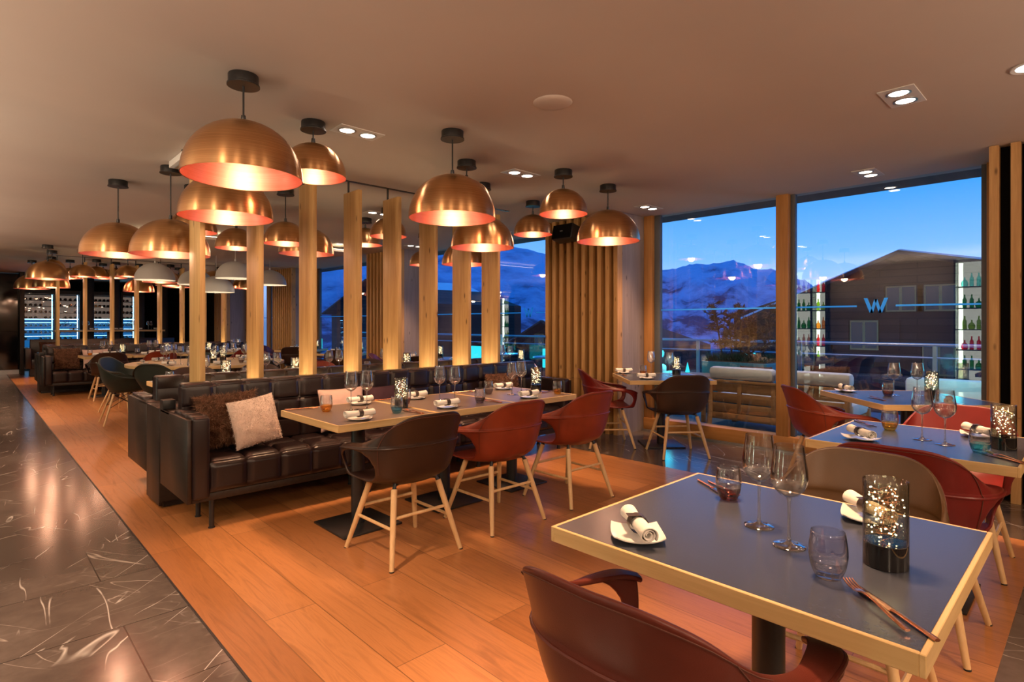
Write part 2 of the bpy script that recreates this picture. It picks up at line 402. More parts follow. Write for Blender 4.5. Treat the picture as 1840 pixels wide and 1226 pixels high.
# ------------------------------------------------------------------ setting
H = 2.683
XW, YE = 6.2, 23.0        # window wall, end wall
XL, YN = -2.6, -3.2       # bar wall behind the camera, near wall
def shell():
    bm = bmesh.new(); box(bm, XL - .2, XW + .12, YN - .2, YE + .2, -.1, 0)
    finish('floor', bm, 'dark_marble')['kind'] = 'structure'
    for y0, y1, nm in ((.285, 21.0, 'floor_oak'),):
        boxo(nm, (.766, 4.69, y0, y1, -.02, .003), 'oak_floor')['kind'] = 'structure'
    boxo('trim_1', (.757, .766, .285, 21.0, -.02, .0035), 'black_metal')['kind'] = 'structure'
    bm = bmesh.new(); box(bm, XL - .2, XW + .14, YN - .2, YE + .2, H, H + .15)
    finish('ceiling', bm, 'ceiling_paint')['kind'] = 'structure'
    boxo('wall_left', (XL - .2, XL, YN, YE, 0, H), 'wall_paint')['kind'] = 'structure'
    boxo('wall_near', (XL, XW, YN - .2, YN, 0, H), 'wall_paint')['kind'] = 'structure'
    # end: polished black stone wall left of the passage, dark rear wall behind
    bm = bmesh.new()
    for k, (z0, z1) in enumerate(((.12, 1.12), (1.126, H - .02))):
        for i in range(5): box(bm, -2.6 + i * .72, -2.6 + (i + 1) * .72 - .004, 20.0, 20.12, z0, z1)
    finish('wall_end', bm, 'black_gloss')['kind'] = 'structure'
    boxo('baseboard_end', (-2.6, 1.0, 19.98, 20.12, 0, .115), 'aluminium')['kind'] = 'structure'
    boxo('wall_rear', (XL, XW, YE, YE + .2, 0, H), 'black_recess')['kind'] = 'structure'
    boxo('trim_2', (1.0, 1.09, 19.5, 20.14, 0, H), 'dark_veneer')['kind'] = 'structure'
    # slot in the ceiling above each row of timber fins
    for i, y in enumerate((4.94, 14.29)):
        boxo('trim_%d' % (3 + i), (1.2, 4.68, y - .018, y + .018, H - .006, H + .01), 'black_metal')['kind'] = 'structure'
    # ceiling raft with cove light above the round table
    bm = bmesh.new(); box(bm, 1.75, 4.9, 9.0, 12.4, 2.56, 2.60, .004)
    finish('trim_5', bm, 'ceiling_paint')['kind'] = 'structure'
    bm = bmesh.new()
    box(bm, 1.9, 4.75, 9.12, 9.15, 2.602, 2.622); box(bm, 1.9, 1.93, 9.2, 12.2, 2.602, 2.622)
    finish('trim_6', bm, 'cove_glow')['kind'] = 'structure'
shell()

# window wall: bays between slatted pillars
PILLARS = [-.562, 4.022, 8.75, 13.45, 18.15]
PD = 1.17
def slatted_pillar(i, y0):
    names = ['at the right picture edge', 'beside the pale panel and front window', 'second from the right, behind the fins',
             'third from the right, behind the fins', 'furthest back near the end wall']
    t = thing('slatted_pillar', 'wall pillar clad in vertical spruce slats, ' + names[i], 'pillar', (5.6, y0, 0), 0, 'slatted pillars between the windows')
    dark = 'black_recess' if i == 0 else 'slat_recess'
    boxo('core', (.10, .60, .022, PD - .022, 0, H - .003), dark, t)
    boxo('pale_panel', (.10, .60, .0, .02, 0, H - .003), 'pale_panel', t)['label'] = 'pale greyish knotty wood end panel'
    boxo('pale_panel', (.10, .60, PD - .02, PD, 0, H - .003), 'pale_panel', t)['label'] = 'pale greyish knotty wood end panel'
    n = 10; pitch = (PD - .057) / (n - 1)
    for k in range(n):
        yy = k * pitch
        bm = bmesh.new()
        box(bm, 0, .098, yy, yy + .057, 0, .636); box(bm, 0, .098, yy, yy + .057, .64, H - .003)
        finish('slat', bm, 'spruce_slat', t)
    return t
for i, y in enumerate(PILLARS): slatted_pillar(i, y)

def window(i, y0, y1):
    t = thing('window_%d' % i, None, None, (XW, 0, 0)); t['kind'] = 'structure'
    def part(nm, b, mat, bevel=.004):
        return boxo(nm, b, mat, t, bevel)
    ym = y0 + (y1 - y0) * .4866
    part('window_sill', (-.06, .10, y0, y1, 0, .16), 'larch_sill')
    part('sill_strip', (-.09, -.06, y0, y1, .0, .018), 'aluminium', 0)
    part('jamb', (-.05, .07, y0, y0 + .07, .16, H), 'window_larch'); part('jamb', (-.05, .07, y1 - .12, y1, .16, H), 'window_larch')
    part('mullion', (-.06, .07, ym, ym + .125, .16, H), 'window_larch')
    for a, b in ((y0 + .07, y0 + .11), (ym - .045, ym), (ym + .125, ym + .15), (y1 - .20, y1 - .12)):
        part('sash_frame', (.0, .06, a, b, .16, H), 'grey_frame', .003)
    for a, b, w in ((y0 + .11, ym - .045, True), (ym + .15, y1 - .20, False)):
        part('pane', (.028, .034, a, b, .16, H - .002), 'window_glass', 0)
        # etched safety stripe and letter, film on the room face of the glass
        zc = 1.505
        if w:
            lc = (a + b) / 2 + .03
            part('etched_line', (.0265, .0275, a, lc - .16, zc - .008, zc + .008), 'window_film', 0)
            part('etched_line', (.0265, .0275, lc + .16, b, zc - .008, zc + .008), 'window_film', 0)
            bm = bmesh.new()
            def st(p, q, wd):
                prism(bm, [(lc - (p[0] - wd), p[1]), (lc - (p[0] + wd), p[1]), (lc - (q[0] + wd), q[1]), (lc - (q[0] - wd), q[1])], 'X', .0262, .0276)
            hw, hh = .085, .07; s = .0155
            z0, z1 = zc - hh + .005, zc + hh + .005
            st((-hw, z1), (-hw * .42, z0), s); st((-hw * .42, z0), (0, z1 - .01), s * .8)
            st((0, z1 - .01), (hw * .42, z0), s * .8); st((hw * .42, z0), (hw, z1), s)
            finish('etched_letter', bm, 'window_film', t, smooth=False)
        else:
            part('etched_line', (.0265, .0275, a, b, zc - .008, zc + .008), 'window_film', 0)
    if i == 1: part('handle', (-.08, -.05, y0 + .012, y0 + .032, .95, 1.28), 'white_plastic', .005)
    return t
window(1, .614, 4.016)
for i in range(1, 4): window(i + 1, PILLARS[i] + PD + .01, PILLARS[i + 1] - .01)
bm = bmesh.new()
box(bm, XW, XW + .12, YN, -.562, 0, H); box(bm, XW + .0, XW + .12, 18.15 + PD, YE, 0, H)
for y in PILLARS: box(bm, XW + .01, XW + .12, y, y + PD, 0, H)
finish('wall_right', bm, 'slat_recess')['kind'] = 'structure'
bm = bmesh.new(); box(bm, XW + .14, 7.05, YN, YE, 2.75, 2.95)
finish('trim_7', bm, 'soffit_boards')['kind'] = 'structure'

# ------------------------------------------------------------------ chairs
def shell_surface(curves, nt=26, sub=4, hole=None, thick=.012):
    """curves: list (over v) of lists (over t) of (x, y, z) for the right half; returns a bmesh of the full shell"""
    nv = len(curves); NVV = (nv - 1) * sub
    def S(t, v, sg):
        pts = [cr(c, t * (len(c) - 1)) for c in curves]
        x, y, z = cr(pts, v); return Vector((sg * max(x, 0), y, z))
    bm = bmesh.new(); grid = {}; inv = {}
    for i in range(-nt, nt + 1):
        for j in range(NVV + 1):
            t = abs(i) / nt; v = j / sub; sg = 1 if i >= 0 else -1
            b = bm.verts.new(S(t, v, sg)); grid[i, j] = b; inv[b] = (t, v, sg)
    for i in range(-nt, nt):
        for j in range(NVV):
            if hole:
                tc, vc = abs(i + .5) / nt, (j + .5) / sub
                if ((tc - hole[0]) / hole[2]) ** 2 + ((vc - hole[1]) / hole[3]) ** 2 < 1: continue
            bm.faces.new((grid[i, j], grid[i + 1, j], grid[i + 1, j + 1], grid[i, j + 1]))
    if hole:
        for b, (t, v, sg) in inv.items():
            if not b.link_faces: continue
            if any(len(e.link_faces) == 1 for e in b.link_edges):
                a, c = (t - hole[0]) / hole[2], (v - hole[1]) / hole[3]; r = math.hypot(a, c)
                if .55 < r < 1.45: b.co = S(min(1, hole[0] + a / r * hole[2]), hole[1] + c / r * hole[3], sg)
        bmesh.ops.delete(bm, geom=[v for v in bm.verts if not v.link_faces], context='VERTS')
    bmesh.ops.remove_doubles(bm, verts=bm.verts, dist=.0004)
    return bm, S
def shell_object(name, bm, mat, parent, thick=.012, lev=1):
    o = finish(name, bm, mat, parent, angle=80)
    so = o.modifiers.new('s', 'SOLIDIFY'); so.thickness = thick; so.offset = 0
    if lev: sb = o.modifiers.new('b', 'SUBSURF'); sb.levels = lev; sb.render_levels = lev
    bake(o); o.data.polygons.foreach_set('use_smooth', [True] * len(o.data.polygons))
    return o

def armchair(label, cat='chair', group='leather armchairs with oval side openings'):
    t = thing('leather_armchair', label, cat, (0, 0, 0), 0, group)
    yb = [-.16, -.15, -.10, -.03, .04, .12, .19, .225]
    seat0 = [(0, y, z) for y, z in zip(yb, (.435, .43, .425, .423, .425, .43, .435, .435))]
    seat1 = [(x * .55, y, z) for x, y, z in zip((0, .07, .13, .175, .195, .205, .205, .20), yb, (.435, .43, .426, .424, .426, .432, .437, .437))]
    edge = [(x, y - .01 * (k < 2), z) for k, (x, y, z) in enumerate(zip((0, .085, .155, .20, .222, .232, .236, .232), yb, (.445, .44, .436, .434, .436, .440, .444, .446)))]
    low = [(0, -.225, .485), (.115, -.214, .482), (.20, -.155, .475), (.245, -.07, .468), (.262, .02, .466), (.268, .11, .472), (.262, .190, .476), (.238, .242, .482)]
    mid = [(0, -.258, .575), (.13, -.245, .572), (.222, -.185, .560), (.270, -.09, .550), (.286, .01, .545), (.292, .11, .545), (.284, .200, .545), (.246, .256, .545)]
    ridge = [(0, -.274, .655), (.135, -.262, .655), (.235, -.205, .650), (.286, -.105, .640), (.303, .0, .630), (.305, .11, .622), (.294, .20, .612), (.252, .256, .598)]
    col = [(0, -.276, .685), (.135, -.264, .685), (.233, -.208, .675), (.280, -.11, .657), (.293, .0, .643), (.290, .11, .634), (.276, .198, .624), (.240, .246, .608)]
    colm = [(0, -.300, .755), (.135, -.287, .755), (.225, -.232, .735), (.270, -.135, .690), (.278, -.01, .656), (.268, .10, .640), (.252, .186, .628), (.222, .230, .611)]
    rim = [(0, -.326, .838), (.125, -.316, .835), (.208, -.268, .800), (.256, -.17, .724), (.264, -.02, .662), (.250, .09, .642), (.232, .172, .629), (.206, .212, .614)]
    bm, S = shell_surface([seat0, seat1, edge, low, mid, ridge, col, colm, rim], 28, 4, hole=(.64, 3.62, .245, 1.28))
    sh = shell_object('shell', bm, 'leather_brown', t, .013)
    # raised seam around the back under the collar
    bm = bmesh.new()
    pts = [S(abs(k) / 24, 5.06, 1 if k >= 0 else -1) * 1 for k in range(-24, 25)]
    pts = [Vector((p.x * 1.018, p.y * 1.018, p.z)) for p in pts]
    tube(bm, pts, .0062, 8); finish('piping', bm, 'leather_brown', t)
    for k in (-.36, .36):
        bm = bmesh.new(); q = [S(abs(k), 3.4 + .2 * a, 1 if k > 0 else -1) for a in range(0, 23)]
        q = [Vector((p.x * 1.022, p.y * 1.022 - .003, p.z)) for p in q]
        tube(bm, q, .0016, 5); finish('seam', bm, 'stitching', t)
    bm = bmesh.new(); q = [S(abs(k) / 24, 7.72, 1 if k >= 0 else -1) for k in range(-20, 21)]
    q = [Vector((p.x * 1.025, p.y * 1.022 - .002, p.z)) for p in q]
    tube(bm, q, .0014, 5); finish('seam', bm, 'stitching', t)
    # beech frame
    feet = {(-1, -1): (-.235, -.245), (1, -1): (.235, -.245), (-1, 1): (-.245, .24), (1, 1): (.245, .24)}
    tops = {k: (k[0] * .150, -.135 if k[1] < 0 else .125) for k in feet}
    def on(k, z):
        (fx, fy), (tx, ty) = feet[k], tops[k]; f = z / .405
        return Vector((fx + (tx - fx) * f, fy + (ty - fy) * f, z))
    for k in feet:
        bm = bmesh.new(); tube(bm, [on(k, .003), on(k, .20), on(k, .405)], [.0125, .0165, .018], 12); lg = finish('leg', bm, 'beech', t)
        bm = bmesh.new(); p = on(k, .0); tube(bm, [(p.x, p.y, 0), (p.x, p.y, .006)], .013, 10); finish('foot_pad', bm, 'rubber', lg)
    for a, b, z in (((-1, -1), (-1, 1), .20), ((1, -1), (1, 1), .20), ((-1, -1), (1, -1), .255), ((-1, 1), (1, 1), .255)):
        tubeo('stretcher', [on(a, z), on(b, z)], .0095, 'beech', t, 8)
    bm = bmesh.new()
    for k in feet:
        p = on(k, .402); tube(bm, [p, (p.x * .92, p.y * .92, .432)], .011, 8)
    tube(bm, [(-.14, -.127, .424), (.14, .117, .424)], .009, 8); tube(bm, [(.14, -.127, .424), (-.14, .117, .424)], .009, 8)
    finish('bracket', bm, 'black_metal', t)
    return t
CHAIR = armchair('dark brown leather armchair at the left table of the front banquette row')
CHAIR.location = (1.875, 2.885, .003)
GCH = 'leather armchairs with oval side openings'
def ch(x, y, hx, hy, color, label, z=.003):
    return clone(CHAIR, (x, y, z), math.atan2(-hx, hy), label, GCH, {'leather_brown': color} if color != 'leather_brown' else None)
ch(2.61, 2.89, 0.02, 1, 'leather_red', 'red-brown leather armchair at the middle table of the front banquette row')
ch(3.36, 2.875, 0.03, 1, 'leather_red', 'red-brown leather armchair at the right table of the front banquette row')
ch(1.155, .68, 1, .03, 'leather_oxblood', 'oxblood leather armchair cut off at the bottom edge of the picture, nearest of all')
ch(2.22, .635, -1, 0, 'leather_bronze', 'bronze brown leather armchair across the large foreground table')
ch(3.02, .60, 1, 0, 'leather_crimson', 'crimson leather armchair back to back with the bronze brown one')
ch(4.06, .60, -1, 0, 'leather_crimson', 'crimson leather armchair on the far side of the second sky-lit blue-grey table')
ch(4.98, 1.53, .68, -.73, 'leather_red', 'red leather armchair seen from the side, in front of the window mullion', 0)
ch(5.25, 3.03, .62, .78, 'leather_black', 'black-brown leather armchair seen from behind at the window table by the pale panel', 0)
ch(5.12, 3.80, .74, -.67, 'leather_crimson', 'dark crimson leather armchair between the slatted pillar and the window table', 0)
# behind the front banquette: chairs on the far side of the second row, facing the camera
for x, c, l in ((1.87, 'leather_brown', 'brown armchair behind the front banquette, by its leftmost fin'), (2.60, 'leather_black', 'black-brown armchair behind the front banquette, between second and third fins'),
                (3.35, 'leather_red', 'red leather armchair behind the front banquette, between third and fourth fins'), (4.08, 'leather_brown', 'brown armchair behind the front banquette, furthest right in its row')):
    ch(x, 6.93, 0, -1, c, l)
# window tables further back
WT = [(5.55, 5.95), (5.55, 7.93), (5.55, 10.68), (5.55, 12.75)]
WN = ['first window table past the near slatted pillar', 'second window table past the near slatted pillar', 'third window table past the near slatted pillar', 'fourth window table past the near slatted pillar']
for (x, y), n in zip(WT, WN):
    ch(x - .30, y - .37, .62, .78, 'leather_brown', 'brown leather armchair at the ' + n, 0)
    ch(x - .42, y + .41, .74, -.67, 'leather_violet', 'violet-red leather armchair at the ' + n, 0)
# far banquette: chairs in front of its tables
for x, c, l in ((1.80, 'leather_brown', 'brown armchair in front of the far banquette, leftmost'), (2.58, 'leather_red', 'red-brown armchair in front of the far banquette, second from left'),
                (3.33, 'leather_black', 'black-brown armchair in front of the far banquette, third from left'), (4.10, 'leather_crimson', 'crimson armchair in front of the far banquette, furthest right')):
    ch(x, 12.20, 0, 1, c, l)

def tub_chair(label):
    t = thing('plastic_tub_chair', label, 'chair', (0, 0, 0), 0, 'dark green tub chairs at the round table')
    yb = [-.15, -.14, -.10, -.04, .04, .12, .19, .22]
    seat0 = [(0, y, z) for y, z in zip(yb, (.425, .42, .415, .41, .412, .42, .428, .425))]
    seat1 = [(x * .6, y, z + .002) for x, y, z in zip((0, .07, .13, .17, .185, .19, .185, .18), yb, (.425, .42, .415, .41, .412, .42, .428, .425))]
    edge = [(x, y, z) for x, y, z in zip((0, .085, .15, .19, .205, .21, .205, .20), yb, (.45, .445, .44, .435, .435, .44, .442, .435))]
    mid = [(0, -.215, .55), (.12, -.20, .55), (.20, -.15, .545), (.245, -.07, .54), (.258, .02, .535), (.258, .10, .53), (.245, .17, .515), (.225, .21, .47)]
    up = [(0, -.245, .68), (.13, -.235, .675), (.225, -.185, .64), (.275, -.095, .60), (.29, .0, .59), (.285, .09, .588), (.268, .165, .572), (.238, .215, .50)]
    rim = [(0, -.275, .815), (.125, -.268, .805), (.225, -.215, .735), (.285, -.12, .66), (.310, .0, .625), (.308, .09, .615), (.29, .175, .592), (.252, .222, .515)]
    lip = [(0, -.292, .808), (.13, -.285, .80), (.238, -.228, .728), (.302, -.125, .652), (.330, .0, .612), (.328, .09, .602), (.308, .182, .578), (.262, .228, .50)]
    bm, S = shell_surface([seat0, seat1, edge, mid, up, rim, lip], 18, 3)
    shell_object('shell', bm, 'shell_green', t, .008)
    ft = [(-.235, -.23), (.235, -.23), (-.235, .22), (.235, .22)]
    tp = [(-.12, -.11), (.12, -.11), (-.12, .10), (.12, .10)]
    for (fx, fy), (tx, ty) in zip(ft, tp): tubeo('leg', [(fx, fy, 0), (tx, ty, .395)], [.010, .016], 'beech', t, 10)
    bm = bmesh.new()
    pa = lambda k, f: (ft[k][0] + (tp[k][0] - ft[k][0]) * f, ft[k][1] + (tp[k][1] - ft[k][1]) * f, .395 * f)
    for a, b in ((0, 1), (2, 3), (0, 2), (1, 3)):
        tube(bm, [pa(a, .55), pa(b, .98)], .004, 6); tube(bm, [pa(b, .55), pa(a, .98)], .004, 6)
    for k in range(4): tube(bm, [pa(k, .97), (tp[k][0] * .8, tp[k][1] * .8, .418)], .010, 8)
    finish('wire_brace', bm, 'black_metal', t)
    return t
RT = (2.70, 9.58); RTR = 1.08
TUB = None
for k, (ax, ay, l) in enumerate(((1.52, 9.20, 'dark green tub chair on the left of the round table, its side to the camera'), (1.86, 8.60, 'dark green tub chair in front of the round table, partly behind the armrest'),
        (2.95, 8.33, 'dark green tub chair at the round table, hidden behind the banquette back'), (3.75, 8.95, 'dark green tub chair on the right of the round table'),
        (1.75, 10.45, 'dark green tub chair behind the round table, on its left'), (2.95, 10.85, 'dark green tub chair behind the round table, on its right'))):
    dx, dy = RT[0] - ax, RT[1] - ay
    if TUB is None:
        TUB = tub_chair(l); TUB.location = (ax, ay, .003); TUB.rotation_euler = (0, 0, math.atan2(-dx, dy) - .35)
    else: clone(TUB, (ax, ay, .003), math.atan2(-dx, dy), l)

# ------------------------------------------------------------------ tables
def table(label, x, y, w, d, rz=0, top='laminate_sky_tint', group='square pedestal tables', col=.045, z0=.003, h=.75):
    t = thing('pedestal_table', label, 'table', (x, y, z0), rz, group)
    zt = h - z0; e = .011; th = .042
    boxo('tabletop', (-w / 2 + e, w / 2 - e, -d / 2 + e, d / 2 - e, zt - th + .002, zt), top, t)
    for q, mt in (((-w / 2, w / 2, -d / 2, -d / 2 + e), 'oak_edge'), ((-w / 2, w / 2, d / 2 - e, d / 2), 'oak_edge'), ((-w / 2, -w / 2 + e, -d / 2 + e, d / 2 - e), 'oak_edge_y'), ((w / 2 - e, w / 2, -d / 2 + e, d / 2 - e), 'oak_edge_y')):
        bm = bmesh.new(); box(bm, *q, zt - th, zt + .0004, .0015, 1); finish('edge_band', bm, mt, t)
    latheo('column', [(col, .012), (col, zt - th - .012), (.0, zt - th - .012)], 'black_metal', t, 24)
    boxo('fixing_plate', (-.12, .12, -.12, .12, zt - th - .014, zt - th), 'black_metal', t, .002)
    boxo('base_plate', (-.21, .21, -.21, .21, 0, .014), 'black_metal', t, .003)
    return t
TABLES = {}
def T(key, label, *a, **k): TABLES[key] = (table(label, *a, **k), a)
T('FT', 'large slate-topped table with oak edge in the right foreground', 1.645, .662, .855, .89, col=.044)
T('T2', 'blue-grey topped table behind the bronze armchair, second from the camera', 3.50, .645, .84, .82)
T('T3', 'diamond-set table by the right window, third from the camera', 5.41, 1.09, .915, .915, rz=PI / 4 - .02, z0=0)
T('W1', 'diamond-set window table beside the pale wood panel', 5.545, 3.40, .92, .90, rz=.72 + .1, z0=0)
for k, (x, n) in zip('abc', ((1.882, 'left'), (2.595, 'middle'), (3.302, 'right'))):
    T('R1' + k, n + ' table of the three along the front banquette', x, 3.445, .70, .82, top='taupe_top')
for k, (x, n) in zip('abcd', ((1.67, 'leftmost'), (2.40, 'second'), (3.14, 'third'), (3.88, 'fourth'))):
    T('R2' + k, n + ' table of the row behind the front banquette', x, 6.34, .70, .82, top='taupe_top')
for i, ((x, y), n) in enumerate(zip(WT, WN)): T('W%d' % (i + 2), n, x, y, .92, .90, rz=.82, z0=0)
for k, (x, n) in zip('abcd', ((1.84, 'leftmost'), (2.58, 'second'), (3.33, 'third'), (4.10, 'fourth'))):
    T('F1' + k, n + ' table of the row along the far banquette', x, 12.79, .70, .82, top='taupe_top')
# big round table
rt = thing('round_table', 'big round pale wood table in the middle of the room', 'table', (RT[0], RT[1], .003))
latheo('tabletop', [(0, .705), (RTR - .004, .705), (RTR, .709), (RTR, .743), (RTR - .004, .747), (0, .747)], 'oak_edge', rt, 72)
for k in range(4):
    a = PI / 4 + k * PI / 2
    bm = bmesh.new(); tube(bm, [(math.cos(a) * .62, math.sin(a) * .62, 0), (math.cos(a) * .40, math.sin(a) * .40, .70)], [.045, .06], 8); finish('leg', bm, 'grey_frame', rt)

# ------------------------------------------------------------------ banquettes
SB = {}
def banquette(label, x, y, rz, length, group='tufted leather banquettes'):
    t = thing('banquette', label, 'banquette', (x, y, .003), rz, group)
    Lr = length
    def put(key, name, build, mat):
        if key not in SB:
            bm = bmesh.new(); build(bm); o = finish(name, bm, mat, t, angle=50); SB[key] = o
        else:
            o = SB[key].copy(); COL.objects.link(o); o.parent = t
        return o
    def frame(bm): box(bm, .03, Lr - .03, .03, .50, .185, .235, .004); box(bm, .03, Lr - .03, .44, .70, .235, .30, .004)
    put('fr', 'seat_frame', frame, 'dark_veneer')
    xs0, xs1 = .135, Lr - .135
    def seat(bm):
        tufted(bm, (xs0, .035, .425), (1, 0, 0), (0, 1, 0), (0, 0, 1), xs1 - xs0, .44, 15, 2, .028, 10)
        tufted(bm, (xs0, .022, .24), (1, 0, 0), (0, 0, 1), (0, -1, 0), xs1 - xs0, .19, 15, 1, .022, 10)
        # rolled front edge joins the two faces
        n = 150
        rows = []
        for k in range(4):
            a = k / 3 * PI / 2; row = []
            for i in range(n + 1):
                f = (i / n * 15) % 1 if i < n else 1; hh = max(0, 1 - abs(2 * f - 1) ** 9) ** .5
                row.append(bm.verts.new((xs0 + (xs1 - xs0) * i / n, .040 - (.018 + .012 * hh) * math.cos(a), .415 + (.010 + .012 * hh) * math.sin(a))))
            rows.append(row)
        for k in range(3):
            for i in range(n): bm.faces.new((rows[k][i], rows[k][i + 1], rows[k + 1][i + 1], rows[k + 1][i]))
        box(bm, xs0, xs1, .032, .47, .236, .42)
    put('seat', 'seat_cushion', seat, 'bench_leather')
    xb0, xb1 = .085, Lr - .085
    def back(bm):
        w = xb1 - xb0
        tufted(bm, (xb0, .455, .44), (1, 0, 0), (0, .035, .46), (0, -1, .07), w, 1, 17, 3, .027, 10)
        box(bm, xb0, xb1, .475, .600, .30, .895, .02, 3)
        for i in range(17): box(bm, xb0 + w / 17 * i + .003, xb0 + w / 17 * (i + 1) - .003, .474, .602, .80, .912, .018, 3)
    put('back', 'backrest', back, 'bench_leather')
    if 'btn' not in SB:
        bm = bmesh.new(); bmesh.ops.create_uvsphere(bm, u_segments=10, v_segments=6, radius=.011); bmesh.ops.scale(bm, vec=(1, .5, 1), verts=bm.verts)
        b0 = finish('button', bm, 'bench_leather', t); SB['btn'] = b0; first = True
    else: first = False
    for i in range(1, 17):
        for j in (1, 2):
            if first: b = SB['btn']; first = False
            else: b = SB['btn'].copy(); COL.objects.link(b)
            b.parent = t; b.location = (xb0 + (xb1 - xb0) / 17 * i, .455 + .035 * j / 3 - .003, .44 + .46 * j / 3)
    for side in (0, 1):
        def arm(bm):
            x0, x1 = (.026, .132) if not side else (Lr - .132, Lr - .026)
            box(bm, x0, x1, .0, .455, .205, .735, .022, 4)
            for k in range(3): box(bm, x0 + .002, x1 - .002, .018 + .146 * k, .018 + .146 * (k + 1) - .003, .68, .742, .016, 3)
        put('arm%d' % side, 'armrest', arm, 'bench_leather')
        def pan(bm):
            x0, x1 = (.0, .026) if not side else (Lr - .026, Lr)
            box(bm, x0, x1, .012, .70, .19, .722, .002, 1)
            a, b = (.0, .135) if not side else (Lr - .135, Lr)
            box(bm, a, b, .458, .70, .706, .722, .002, 1)
        put('pan%d' % side, 'side_panel', pan, 'dark_veneer')
    for lx in (.155, 1.30, 2.44, Lr - .155):
        for ly in (.06, .36):
            bm_key = 'leg'
            if 'leg' not in SB:
                bm = bmesh.new(); lathe(bm, [(0, 0), (.021, 0), (.021, .006), (.016, .008), (.016, .188), (0, .188)], 14); o = finish('leg', bm, 'black_metal', t); SB['leg'] = o
            else: o = SB['leg'].copy(); COL.objects.link(o); o.parent = t
            o.location = (lx, ly, 0)
    return t
BL = 3.72
def bench_pair(y, names):
    banquette(names[0], 1.0, y, 0, BL)
    banquette(names[1], 1.0 + BL, y + 1.84, PI, BL)
    d = thing('banquette_divider', names[2], 'divider', (1.0, y + .72, .003), 0, 'dark wood dividers carrying the fins')
    boxo('carcass', (.0, BL, .0, .40, .045, .719), 'dark_veneer', d, .002)
    boxo('plinth', (.03, BL - .03, .03, .37, 0, .045), 'black_metal', d)
    boxo('top_shelf', (.0, .080, -.10, -.002, .724, .79), 'black_metal', d, .003)
    boxo('end_panel', (-.003, .02, .005, .395, .02, .722), 'dark_veneer', d, .001)
    o9 = ['leftmost', 'second from left', 'third from left', 'fourth from left', 'fifth from left', 'sixth from left', 'seventh from left', 'rightmost']
    for i, fx in enumerate((1.287, 1.719, 2.168, 2.600, 3.024, 3.458, 3.899, 4.325)):
        f = thing('timber_fin', 'tall spruce board standing on edge, %s in the %s row of fins' % (o9[i], names[3]), 'post', (fx, y + .74, .725), 0, 'timber fins of the %s row' % names[3])
        boxo('board', (-.019, .019, 0, .28, 0, 1.84), 'spruce', f, .002)
        bm = bmesh.new(); tube(bm, [(0, .22, 1.84), (0, .22, H - .725 - .003)], .010, 8)
        finish('ceiling_fixing', bm, 'black_metal', f)
bench_pair(3.98, ('long black tufted leather banquette facing the camera in front', 'black leather banquette back to back with the front one', 'low dark wood divider between the front pair of banquettes', 'front'))
bench_pair(13.33, ('far black leather banquette facing the camera, deep in the room', 'black leather banquette back to back with the far one', 'low dark wood divider between the far pair of banquettes', 'far'))
# short bench by the rear wall
t = thing('lounge_bench', 'black leather bench with low end arm before the wine cabinets', 'bench', (1.05, 18.6, .003))
boxo('seat_cushion', (.12, 3.4, 0, .5, .2, .44), 'bench_leather', t, .02); boxo('backrest', (.12, 3.4, .5, .62, .3, .93), 'bench_leather', t, .02)
boxo('armrest', (0, .12, 0, .62, .2, .72), 'bench_leather', t, .015); boxo('plinth', (.1, 3.3, .1, .5, 0, .2), 'black_metal', t)

# ------------------------------------------------------------------ cushions
def cushion(name, label, mat, w, h, th, loc, rz, tilt, roll=0, fur=0, furlen=.02, group=None, seed=1):
    rr = random.Random(seed)
    t = setp(bpy.data.objects.new(name, None), label, 'cushion', group); COL.objects.link(t)
    t.location = loc; t.rotation_euler = (tilt, roll, rz); t.empty_display_size = .05
    bm = bmesh.new(); n = 26; g = {}
    def P(u, v, s):
        pu = abs(u) ** 2.6; pv = abs(v) ** 2.6
        d = max(0, (1 - pu) * (1 - pv)) ** .55
        k = 1 - .055 * (1 - abs(v) ** 2) * abs(u) ** 3; k2 = 1 - .055 * (1 - abs(u) ** 2) * abs(v) ** 3
        wr = .006 * noise.noise((u * 3 + seed, v * 3, s))
        return Vector((u * w / 2 * k, s * (d * th / 2 + wr * d), h / 2 + v * h / 2 * k2))
    for s in (-1, 1):
        for i in range(n + 1):
            for j in range(n + 1):
                u, v = -1 + 2 * i / n, -1 + 2 * j / n
                g[s, i, j] = bm.verts.new(P(u, v, s))
        for i in range(n):
            for j in range(n): bm.faces.new([g[s, a, b] for a, b in ((i, j), (i + 1, j), (i + 1, j + 1), (i, j + 1))])
    bmesh.ops.remove_doubles(bm, verts=bm.verts, dist=.0005)
    o = finish('cover', bm, mat, t, angle=80)
    if fur:
        bm = bmesh.new()
        for _ in range(fur):
            u, v = rr.uniform(-1, 1), rr.uniform(-1, 1); s = -1 if rr.random() < .8 else 1
            p = P(u, v, s); q = P(u * .98, v * .98, s)
            nrm = Vector((u ** 3 * .8, s * (1.05 - max(abs(u), abs(v)) ** 4), v ** 3 * .8)).normalized()
            d = (nrm * .7 + Vector((noise.noise((u * 2, v * 2, seed)) * .9, 0, noise.noise((u * 2 + 9, v * 2, seed)) * .9 - .25)) + Vector((rr.gauss(0, .3), rr.gauss(0, .3), rr.gauss(0, .3)))).normalized() * furlen * rr.uniform(.6, 1.3)
            sd = d.cross(Vector((rr.random() - .5, rr.random() - .5, rr.random() - .5))).normalized() * .0017
            bm.faces.new([bm.verts.new(x) for x in (p - sd, p + sd, p + d)])
        f = finish('fur', bm, 'fur_brown_strand' if mat == 'fur_brown' else mat, t, smooth=False); f['kind'] = 'stuff'
    return t
SEAT = .474
